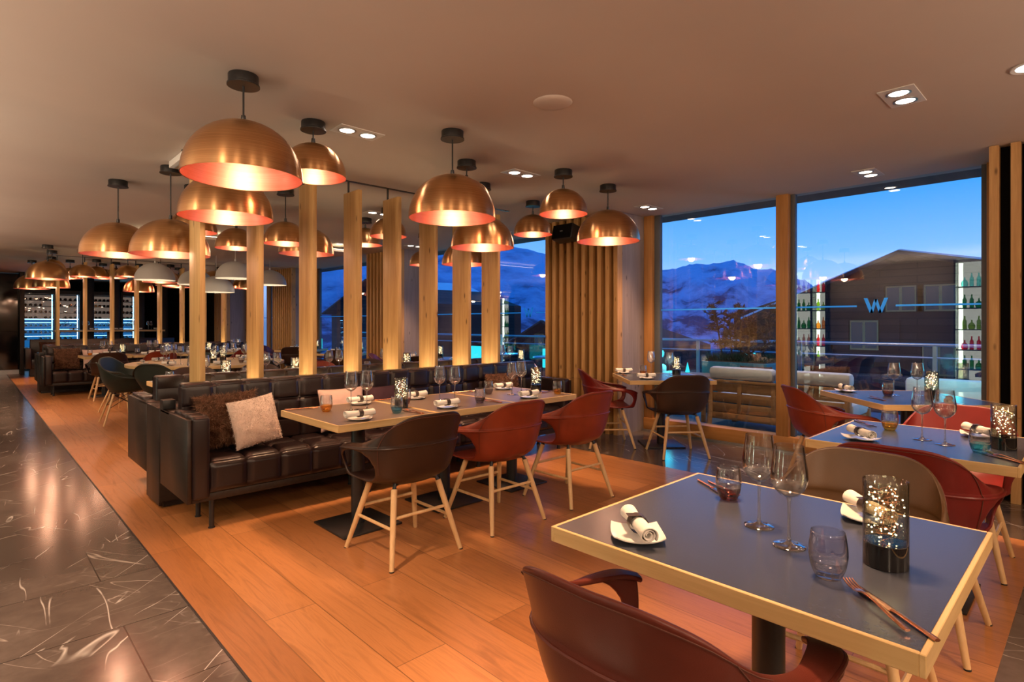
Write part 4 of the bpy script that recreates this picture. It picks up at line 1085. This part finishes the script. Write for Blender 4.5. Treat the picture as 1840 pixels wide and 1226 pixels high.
# ------------------------------------------------------------------ rear of the room
def mk_bottle_mesh(name, mats, parent=None):
    bm = bmesh.new()
    lathe(bm, [(0, .004), (.030, 0), (.0375, .004), (.0375, .19), (.030, .215), (.0155, .235), (.0140, .285), (.0155, .287), (.0155, .300), (0, .300)], 12)
    for f in bm.faces:
        if f.calc_center_median().z > .245: f.material_index = 1
        elif .06 < f.calc_center_median().z < .17: f.material_index = 2
    return finish(name, bm, mats, parent, angle=50)
CABS = [(1.20, 1.89, 'leftmost'), (2.00, 2.50, 'second'), (2.79, 3.43, 'third'), (3.62, 3.95, 'narrow rightmost')]
wb = None
for ci, (x0, x1, nm) in enumerate(CABS):
    yf = 21.8; w = x1 - x0
    t = thing('wine_cabinet', nm + ' blue-lit glass fronted wine cabinet at the room end', 'wine cabinet', (x0, yf, .003), 0, 'wine cabinets at the room end')
    bm = bmesh.new(); box(bm, -.05, 0, 0, .55, 0, 2.34); box(bm, w, w + .05, 0, .55, 0, 2.34); box(bm, 0, w, 0, .55, 2.23, 2.34); box(bm, 0, w, 0, .55, 0, .12); box(bm, 0, w, .52, .55, .12, 2.23)
    finish('cabinet_body', bm, 'black_metal', t)
    boxo('back_light', (.01, w - .01, .505, .518, .14, 1.45), 'led_cyan', t)['label'] = 'cyan glowing back panel'
    boxo('led_strip', (w - .05, w - .035, .06, .08, .14, 2.2), 'led_shelf', t); boxo('led_strip', (.02, w - .02, .03, .05, 1.462, 1.475), 'led_shelf', t)
    for z in (.20, .42, .86, 1.06, 1.26): boxo('led_strip', (.02, w - .06, .035, .045, z + .10, z + .106), 'led_shelf', t)  # extra strips added above the shelves to brighten the bottle ends
    boxo('glass_door', (.0, w, -.012, -.004, .12, 2.23), 'cabinet_glass', t)
    boxo('back_panel', (.01, w - .01, .505, .518, 1.50, 2.2), 'cabinet_warm_fill', t)  # faint glow put into the panel to lift the dark upper shelves
    zs = (.20, .42, .64, .86, 1.06, 1.26, 1.48, 1.66, 1.86, 2.04)
    for z in zs: boxo('shelf', (.0, w, .06, .48, z - .012, z), 'black_metal' if z > 1.3 else 'aluminium', t)
    nb = max(2, int(w / .105))
    for k, z in enumerate(zs):
        if k in (2,): continue
        for b in range(nb):
            if R.random() < .12: continue
            px = x0 + w * (b + .5) / nb; red = (k > 5 and R.random() < .22)
            lbl = 'dark wine bottle lying end-on on a shelf of the %s wine cabinet' % nm if not red else 'red-capped wine bottle lying on an upper shelf of the %s wine cabinet' % nm
            mats = ['wine_glass_dark' if k > 5 else 'bottle_end_backlit', 'wine_capsule_red' if red else 'wine_glass_dark', 'wine_label' if k > 5 else 'bottle_end_backlit']
            key = ('wb', red, k > 5)
            if key not in PROTO: PROTO[key] = o = mk_bottle_mesh('wine_bottle', mats)
            else: o = PROTO[key].copy(); COL.objects.link(o)
            setp(o, lbl, 'wine bottle', ('red-capped bottles in the %s cabinet' if red else 'bottles in the %s wine cabinet') % nm)
            o.location = (px, yf + .44, z + .0415); o.rotation_euler = (PI / 2, 0, 0)
t = thing('bar_table', 'long high dark-legged bar table before the wine cabinets', 'table', (1.75, 20.2, .003))
boxo('tabletop', (0, 2.7, 0, .62, 1.10, 1.15), 'oak_edge', t, .004)
for x in (.12, 1.3, 2.58): boxo('leg', (x - .04, x + .04, .27, .35, 0, 1.10), 'black_metal', t, .003)
for i, (x, l) in enumerate(((2.66, 'leftmost'), (3.30, 'second'), (3.95, 'third'), (4.6, 'rightmost'))):
    t = thing('dark_column', l + ' dark timber column by the high bar table', 'column', (x, 21.0, .003), 0, 'dark timber columns at the room end')
    boxo('shaft', (-.09, .09, -.09, .09, 0, H - .004), 'dark_veneer', t, .006); boxo('base', (-.1, .1, -.1, .1, 0, .08), 'black_metal', t)
ZT0 = ZT; ZT = 1.1535
for i, x in enumerate((1.98, 2.45, 3.05, 3.55, 4.05)):
    tn = ('the %s place of the high bar table' % ('first', 'second', 'third', 'fourth', 'fifth')[i])
    wine(x, 20.45, 'left', tn); wine(x + .09, 20.5, 'right', tn); plate(x + .22, 20.35, PI / 4, 'white', tn, 0)
ZT = ZT0
# bottle niches on the bar wall behind the camera, seen mirrored in the windows
def mk_deco(kind):
    prof = {'round': [(0, 0), (.045, 0), (.058, .03), (.060, .07), (.045, .115), (.016, .14), (.013, .19), (.016, .195), (0, .195)],
            'tall': [(0, 0), (.034, 0), (.036, .01), (.036, .17), (.014, .21), (.012, .27), (.015, .275), (0, .275)]}[kind]
    bm = bmesh.new(); lathe(bm, prof, 20); return finish('decor_bottle', bm, 'bottle_green', angle=60)
DB = {}
for y0, y1, nm, pal in ((4.95, 5.43, 'left lit niche', ('bottle_green', 'tint_plum', 'bottle_green')), (4.62, 4.90, 'narrow lit niche', ('bottle_lime', 'bottle_red', 'bottle_amber')),
                        (1.70, 2.14, 'right lit niche', ('bottle_green', 'bottle_red', 'bottle_lime', 'bottle_green', 'tint_turquoise')), (15.6, 16.2, 'far lit niche', ('bottle_green', 'bottle_lime', 'bottle_green'))):
    t = thing('bottle_niche', 'white glowing bottle shelf column mirrored in the window, %s' % nm, 'shelf', (XL + .003, y0, .003), 0, 'glowing bottle shelves mirrored in the glass')
    w = y1 - y0
    boxo('back_panel', (0, .02, 0, w, .05, 2.62), 'niche_back', t); boxo('led_strip', (.02, .05, w - .09, w - .02, .06, 2.6), 'led_white', t)
    boxo('side_board', (0, .28, -.03, 0, .0, 2.66), 'dark_veneer', t); boxo('side_board', (0, .28, w, w + .03, .0, 2.66), 'dark_veneer', t); boxo('plinth', (0, .28, 0, w, 0, .05), 'black_metal', t)
    for k, z in enumerate((.40, .80, 1.22, 1.66, 2.10)):
        boxo('shelf', (.02, .27, 0, w, z - .02, z), 'black_metal', t)
        for b in range(3 if w > .3 else 2):
            kd = 'tall' if (k + b) % 3 else 'round'; mt = pal[k % len(pal)]
            if kd not in DB: DB[kd] = o = mk_deco(kd)
            else: o = DB[kd].copy(); COL.objects.link(o)
            o.material_slots[0].link = 'OBJECT'; o.material_slots[0].material = M[mt]
            setp(o, '%s glass bottle on the %s mirrored in the window, shelf %s' % ({'bottle_green': 'green', 'bottle_lime': 'lime', 'bottle_red': 'red', 'bottle_amber': 'amber', 'tint_plum': 'brown', 'tint_turquoise': 'turquoise'}[mt], nm, ('lowest', 'second from below', 'in the middle', 'second from top', 'topmost')[k]), 'bottle', 'coloured bottles on the %s, %s' % (nm, k))
            o.location = (XL + .14, y0 + .08 + b * .115, z + .004)
# ------------------------------------------------------------------ terrace and landscape
boxo('floor_terrace', (XW + .13, 10.2, YN - 2, YE, -.30, -.045), 'terrace_stone')['kind'] = 'structure'
ZG = -.044
RX = 9.75
t = thing('balcony_railing', 'metal balcony railing with glass infill along the terrace edge', 'railing', (RX, 0, ZG))
tubeo('handrail', [(0, -4, 1.08), (0, 19, 1.08)], .024, 'aluminium', t, 10); tubeo('midrail', [(0, -4, .90), (0, 19, .90)], .012, 'aluminium', t, 8)
boxo('glass_infill', (-.006, .006, -4, 19, .06, .88), 'rail_glass', t)
for k in range(13): boxo('post', (-.02, .02, -3.7 + k * 1.78 - .025, -3.7 + k * 1.78 + .025, 0, 1.08), 'aluminium', t)
def outdoor_sofa(label, x, y0, y1, teal=False):
    t = thing('outdoor_sofa', label, 'sofa', (x, y0, ZG)); w = y1 - y0
    if not teal:
        for yy in (.0, w - .07):
            bm = bmesh.new(); tube(bm, [(-.05, yy + .035, 0), (.0, yy + .035, .2), (.01, yy + .035, .62)], .036, 8); finish('leg', bm, 'teak', t)
            boxo('leg', (.70, .77, yy, yy + .07, 0, .36), 'teak', t, .004)
        n = max(2, round(w / .42))
        for k in range(1, n): boxo('back_post', (-.005, .035, w * k / n - .025, w * k / n + .025, .2, .62), 'teak', t, .003)
        for z0 in (.235, .365, .495): boxo('back_board', (.0, .022, .03, w - .03, z0, z0 + .115), 'teak', t, .003)
        boxo('rail', (-.012, .04, 0, w, .615, .65), 'teak', t, .004); boxo('rail', (-.01, .05, .03, w - .03, .14, .225), 'teak', t, .004)
        boxo('seat_base', (.05, .76, .03, w - .03, .22, .30), 'teak', t, .004)
        for k in range(2):
            boxo('seat_cushion', (.16, .76, w / 2 * k + .02, w / 2 * (k + 1) - .02, .305, .45), 'outdoor_fabric', t, .03)
            boxo('back_cushion', (.0, .17, w / 2 * k + .01, w / 2 * (k + 1) - .01, .655, .815), 'outdoor_fabric', t, .045)
    else:
        bm = bmesh.new(); box(bm, 0, .04, 0, w, .06, .10); box(bm, .62, .66, 0, w, .06, .10); box(bm, 0, .66, 0, .04, .02, .40); box(bm, 0, .66, w - .04, w, .02, .40); finish('frame', bm, 'aluminium', t)
        boxo('seat_cushion', (.0, .70, .04, w - .04, .25, .42), 'outdoor_fabric', t, .03); boxo('back_cushion', (.0, .16, .04, w - .04, .43, .72), 'outdoor_fabric', t, .05)
    return t
outdoor_sofa('teak-backed outdoor sofa with white cushions just outside the window', 7.10, 1.95, 3.65)
outdoor_sofa('white outdoor seat washed in turquoise light on the right of the terrace', 8.35, .75, 1.75, True)
outdoor_sofa('white outdoor seat beside the railing on the left of the terrace', 8.1, 4.9, 6.0, True)
cushion('cushion', 'grey-brown fur-trimmed cushion on the right end of the teak outdoor sofa', 'fur_brown', .50, .42, .16, (7.53, 2.30, .435), PI / 2, -.3, 0, 1200, .03, None, 21)
cushion('cushion', 'fur cushion lying on top of the teak outdoor sofa in front of the planter', 'fur_brown', .42, .36, .15, (7.53, 3.15, .435), PI / 2, -.3, 0, 1200, .03, None, 22)
t = thing('planter', 'turquoise planter box with a small brown pine behind the outdoor sofa', 'potted tree', (8.55, 3.85, ZG))
bm = bmesh.new(); box(bm, -.28, .28, -.50, .50, 0, .80, .015); finish('pot', bm, 'teal_pot', t)
boxo('soil', (-.25, .25, -.46, .46, .80, .815), 'bark', t)
rr = random.Random(5); tb = bmesh.new(); nb_ = bmesh.new(); gb = bmesh.new()
def needle(bm, p, d, ln, w=.006):
    s = d.cross(Vector((rr.random() - .5, rr.random() - .5, rr.random() - .5)))
    s = (s.normalized() if s.length > 1e-5 else Vector((1, 0, 0))) * w
    bm.faces.new([bm.verts.new(q) for q in (p - s, p + s, p + d * ln)])
for st in range(5):
    bx, by = rr.uniform(-.1, .1), -.30 + st * .15; hh = rr.uniform(.62, .9); lean = (by * .35, bx)
    top = Vector((bx + rr.uniform(-.05, .05), by + by * .45, .8 + hh))
    tube(tb, [(bx, by, .80), ((bx + top.x) / 2, (by + top.y) / 2, .8 + hh / 2), top], [.016, .012, .004], 6)
    for k in range(26):
        f = rr.uniform(.12, 1); base = Vector((bx, by, .8)).lerp(top, f); a = rr.uniform(0, 2 * PI)
        d = Vector((math.cos(a), math.sin(a), rr.uniform(.0, .7))).normalized(); ln = rr.uniform(.10, .30) * (1.15 - f * .7)
        tube(tb, [base, base + d * ln], [.005, .002], 4)
        for q in range(34):
            p = base + d * ln * rr.uniform(.15, 1.05)
            nd = (d * .6 + Vector((rr.gauss(0, .6), rr.gauss(0, .6), rr.gauss(.15, .5)))).normalized(); needle(nb_, p, nd, rr.uniform(.05, .10), .009)
for q in range(2600):
    p = Vector((rr.uniform(-.24, .24), rr.uniform(-.47, .47), .815)); d = Vector((rr.gauss(0, .5), rr.gauss(0, .5), 1)).normalized(); needle(gb, p, d, rr.uniform(.05, .17), .007)
finish('trunk', tb, 'bark', t); f = finish('needles', nb_, 'pine_needles', t, smooth=False); f['kind'] = 'stuff'; f = finish('undergrowth', gb, 'shrub_leaves', t, smooth=False); f['kind'] = 'stuff'
t = thing('low_table', 'low wooden terrace table left of the planter', 'table', (7.72, 4.30, ZG)); boxo('tabletop', (-.3, .3, -.45, .45, .60, .64), 'teak', t, .004)
for a in (-.25, .25):
    for b in (-.4, .4): boxo('leg', (a - .025, a + .025, b - .025, b + .025, 0, .60), 'teak', t)
t = thing('cone_lamp', 'small glowing turquoise cone lamp on the low terrace table', 'lamp', (7.80, 4.33, ZG + .641))
latheo('cone', [(.035, .01), (.002, .16), (0, .16)], 'teal_glow', t, 16); latheo('base', [(0, 0), (.038, 0), (.038, .01), (0, .01)], 'black_metal', t, 16)
def glow_cube(x, y, l, s=.24, z=ZG + .62):
    t = thing('light_cube', l, 'lamp', (x, y, ZG)); boxo('glow_box', (-s / 2, s / 2, -s / 2, s / 2, .45, .85), 'teal_glow', t, .015); boxo('pedestal', (-s / 2.2, s / 2.2, -s / 2.2, s / 2.2, 0, .45), 'terrace_stone', t)
glow_cube(8.6, 10.35, 'turquoise glowing box on the terrace behind the sixth and seventh fins', .34)
glow_cube(9.0, 19.6, 'turquoise glowing box on the terrace far left, behind the second fin', .4)
glow_cube(8.9, 8.15, 'turquoise glowing box on the terrace behind the window letter', .2)
def terrace_table(x, y, l):
    t = thing('terrace_table', l, 'table', (x, y, ZG)); latheo('tabletop', [(0, .70), (.38, .70), (.39, .715), (.38, .73), (0, .73)], 'aluminium', t, 32); latheo('column', [(.03, .01), (.03, .70), (0, .70)], 'aluminium', t, 12); latheo('base', [(0, 0), (.24, 0), (.24, .012), (0, .014)], 'aluminium', t, 24)
terrace_table(8.4, 7.6, 'round metal terrace table outside the second window bay, nearer one'); terrace_table(8.5, 9.2, 'round metal terrace table outside the second window bay, further one')
# chalet
def chalet(label, X, ya, yb, yp, zp, za, zb, zg, depth, wins, snow=.22):
    t = thing('chalet', label, 'house', (X, 0, zg)); o = -zg
    bm = bmesh.new(); prism(bm, [(ya + .7, 0), (yb - .7, 0), (yb - .7, zb + o + .25), (yp, zp + o - .12), (ya + .7, za + o + .25)], 'X', 0, depth); finish('walls', bm, 'chalet_boards', t, smooth=False)
    for (y1, z1, nm) in ((ya, za, 'roof'), (yb, zb, 'roof')):
        bm = bmesh.new(); prism(bm, [(yp, zp + o - .12), (y1, z1 + o - .12), (y1, z1 + o), (yp, zp + o)], 'X', -1.2, depth); r = finish(nm, bm, 'chalet_boards', t, smooth=False)
        bm = bmesh.new(); prism(bm, [(yp, zp + o + .002), (y1, z1 + o + .002), (y1, z1 + o + snow * .55), (yp, zp + o + .05)], 'X', -1.0, depth - .1); finish('snow_cover', bm, 'snow', r, smooth=False)
    for y, z, w, h in wins:
        bm = bmesh.new(); box(bm, -.07, .02, y - w, y + w, z + o - h, z + o + h); f = finish('window', bm, 'larch_sill', t)
        for s in (-1, 1): boxo('pane', (-.075, -.07, y + s * w / 2 - w * .40, y + s * w / 2 + w * .40, z + o - h * .88, z + o + h * .88), 'window_lit', f)
        for s in (-1, 1): boxo('shutter', (-.06, .0, y + s * (w + .32) - .28, y + s * (w + .32) + .28, z + o - h, z + o + h), 'chalet_boards', f)
    return t
chalet('dark timber chalet with snowy roof beyond the terrace, right window', 22, 9.5, -1.8, 4.43, 3.62, 1.45, 2.2, -7, 9, ((4.60, 2.15, .42, .42), (3.55, 2.15, .42, .42), (5.65, .95, .42, .5), (3.6, .2, .42, .5), (7.6, .2, .4, .5)))
chalet('dark chalet down the slope seen through the second window bay', 26, 27.5, 19, 23.4, 1.55, -.4, -.3, -8, 10, ((22.0, .3, .4, .4), (24.6, .3, .4, .4)))
chalet('chalet with balcony seen between the third and fourth fins', 22, 44, 31, 37, 4.6, 2.2, 2.4, -7, 8, ((34, 2, .5, .6), (37, 2, .5, .6), (40, 2, .5, .6), (35, 0, .5, .6)))
# mountains: ridge height by direction
def terrain(name, label, prof, R0, R1, z0, n, m, rough, seed):
    bm = bmesh.new(); rows = []
    for i in range(n + 1):
        px = prof[0][0] + (prof[-1][0] - prof[0][0]) * i / n
        for (a, b), (c, d) in zip(prof, prof[1:]):
            if a <= px <= c: y = b + (d - b) * (px - a) / (c - a)
        r = (px - 920) / F; k = math.sqrt(1 + r * r); el = (HOR - y) / F / k
        dx, dy = (r * .7217 + .6922) / k, (-r * .6922 + .7217) / k
        row = []
        for j in range(m + 1):
            f = j / m; Rr = R0 + (R1 - R0) * f
            zt = EYE + R1 * el
            z = z0 + (zt - z0) * f ** 1.25
            amp = rough * math.sin(min(1, f * 1.02) * PI) ** .5 + rough * .10 * f * f
            z += amp * (noise.fractal((dx * 9 + seed, dy * 9, f * 3.2), .9, 2.1, 6) * .5 - abs(noise.noise((dx * 14 + seed, dy * 14, f * 5))) * .7 + .15)
            z += rough * .11 * f ** 3 * noise.fractal((dx * 55 + seed, dy * 55, f * 6), .8, 2.2, 4)
            row.append(bm.verts.new((dx * Rr, dy * Rr, z)))
        rows.append(row)
    for i in range(n):
        for j in range(m): bm.faces.new((rows[i][j], rows[i + 1][j], rows[i + 1][j + 1], rows[i][j + 1]))
    o = finish(name, bm, 'mountain_snow', angle=180); return setp(o, label, 'mountain')
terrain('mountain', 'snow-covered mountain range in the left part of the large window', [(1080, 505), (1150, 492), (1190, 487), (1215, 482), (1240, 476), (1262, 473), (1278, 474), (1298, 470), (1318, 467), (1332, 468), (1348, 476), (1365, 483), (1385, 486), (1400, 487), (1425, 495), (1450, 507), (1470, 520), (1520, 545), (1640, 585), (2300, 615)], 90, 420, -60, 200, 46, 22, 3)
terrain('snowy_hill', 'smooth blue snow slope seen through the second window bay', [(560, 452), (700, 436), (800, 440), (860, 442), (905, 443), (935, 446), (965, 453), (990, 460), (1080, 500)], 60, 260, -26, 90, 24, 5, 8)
bm = bmesh.new(); box(bm, 10.4, 95, -60, 140, -9, -8)
finish('ground_snow', bm, 'snow')['kind'] = 'structure'

# ------------------------------------------------------------------ light
def point(x, y, z, e, c, r=.1, nm='glow'):
    l = bpy.data.lights.new(nm, 'POINT'); l.energy = e; l.color = c; l.shadow_soft_size = r
    o = bpy.data.objects.new(nm, l); COL.objects.link(o); o.location = (x, y, z)
for x, y, z, e in ((8.2, 4.9, .75, 5), (8.8, 6.6, .7, 8), (8.6, 9.0, .8, 9), (8.0, 1.2, .9, 5), (8.6, 12.5, .8, 8)): point(x, y, z, e, (.05, .75, .9))
def area(x, y, z, sx, sy, e, c, rot=(0, 0, 0)):
    l = bpy.data.lights.new('soft_fill', 'AREA'); l.shape = 'RECTANGLE'; l.size = sx; l.size_y = sy; l.energy = e; l.color = c
    o = bpy.data.objects.new('soft_fill', l); COL.objects.link(o); o.location = (x, y, z); o.rotation_euler = rot
# unseen upward fills added behind the camera to brighten the ceiling
area(-1.3, 5.0, 1.7, 1.0, 14, 110, (1, .72, .52), (PI, 0, 0)); area(2.2, -2.2, 1.6, 6, .8, 85, (1, .68, .48), (PI, 0, 0))
area(3.0, 4.86, .76, 3.2, .05, 9, (1, .74, .46), (PI, 0, 0)); area(3.0, 14.2, .76, 3.2, .05, 9, (1, .74, .46), (PI, 0, 0))  # thin upward fills added on the dividers to lift fins and ceiling
def spot(x, y, z, tx, ty, tz, e, size=1.6, c=(1, .70, .46), r=.12):
    l = bpy.data.lights.new('fill_spot', 'SPOT'); l.energy = e; l.spot_size = size; l.spot_blend = .8; l.color = c; l.shadow_soft_size = r
    o = bpy.data.objects.new('fill_spot', l); COL.objects.link(o); o.location = (x, y, z); o.rotation_euler = (Vector((tx, ty, tz)) - Vector((x, y, z))).to_track_quat('-Z', 'Y').to_euler()
for y_, ty_ in ((-1.6, 3), (1.2, 4.5), (4.2, 7.5), (8, 11), (12, 15)): spot(-1.7, y_, 2.55, 3.2, ty_, .9, 62)  # unseen fill spots added behind the camera, brightening surfaces that face it
for x_ in (.8, 3.2): spot(x_, -2.6, 2.55, x_ + .4, 3.5, .9, 55)  # two more added fills along the near wall
spot(6.75, 2.9, 2.66, 7.5, 2.9, 0, 70, 2.2); spot(6.75, .9, 2.66, 7.6, 1.2, 0, 40, 2.2)  # added fill over the terrace so the outdoor sofas read brighter
w = bpy.data.worlds.new('dusk'); SC.world = w; w.use_nodes = True; nt = w.node_tree
for n_ in list(nt.nodes): nt.nodes.remove(n_)
out = nt.nodes.new('ShaderNodeOutputWorld'); bg = nt.nodes.new('ShaderNodeBackground'); L(nt, bg.outputs[0], out.inputs[0])
tc = nt.nodes.new('ShaderNodeTexCoord'); sp = nt.nodes.new('ShaderNodeSeparateXYZ'); L(nt, tc.outputs['Generated'], sp.inputs[0])
c = ramp(nt, sp.outputs['Z'], [(0, (.10, .20, .45)), (.05, (.34, .50, .92)), (.11, (.15, .38, .90)), (.21, (.018, .25, .78)), (.5, (.012, .16, .62))])
L(nt, c, bg.inputs[0]); bg.inputs[1].default_value = 1.0
SC.view_settings.view_transform = 'Standard'; SC.view_settings.look = 'None'
SC.view_settings.exposure = 0.97; SC.view_settings.gamma = 1.06
SC.cycles.max_bounces = 7; SC.cycles.diffuse_bounces = 3; SC.cycles.glossy_bounces = 3; SC.cycles.transmission_bounces = 4; SC.cycles.transparent_max_bounces = 16
SC.cycles.caustics_reflective = False; SC.cycles.caustics_refractive = False
SC.cycles.sample_clamp_indirect = 4.0; SC.cycles.use_denoising = True
SC.cycles.use_adaptive_sampling = True; SC.cycles.adaptive_threshold = .02
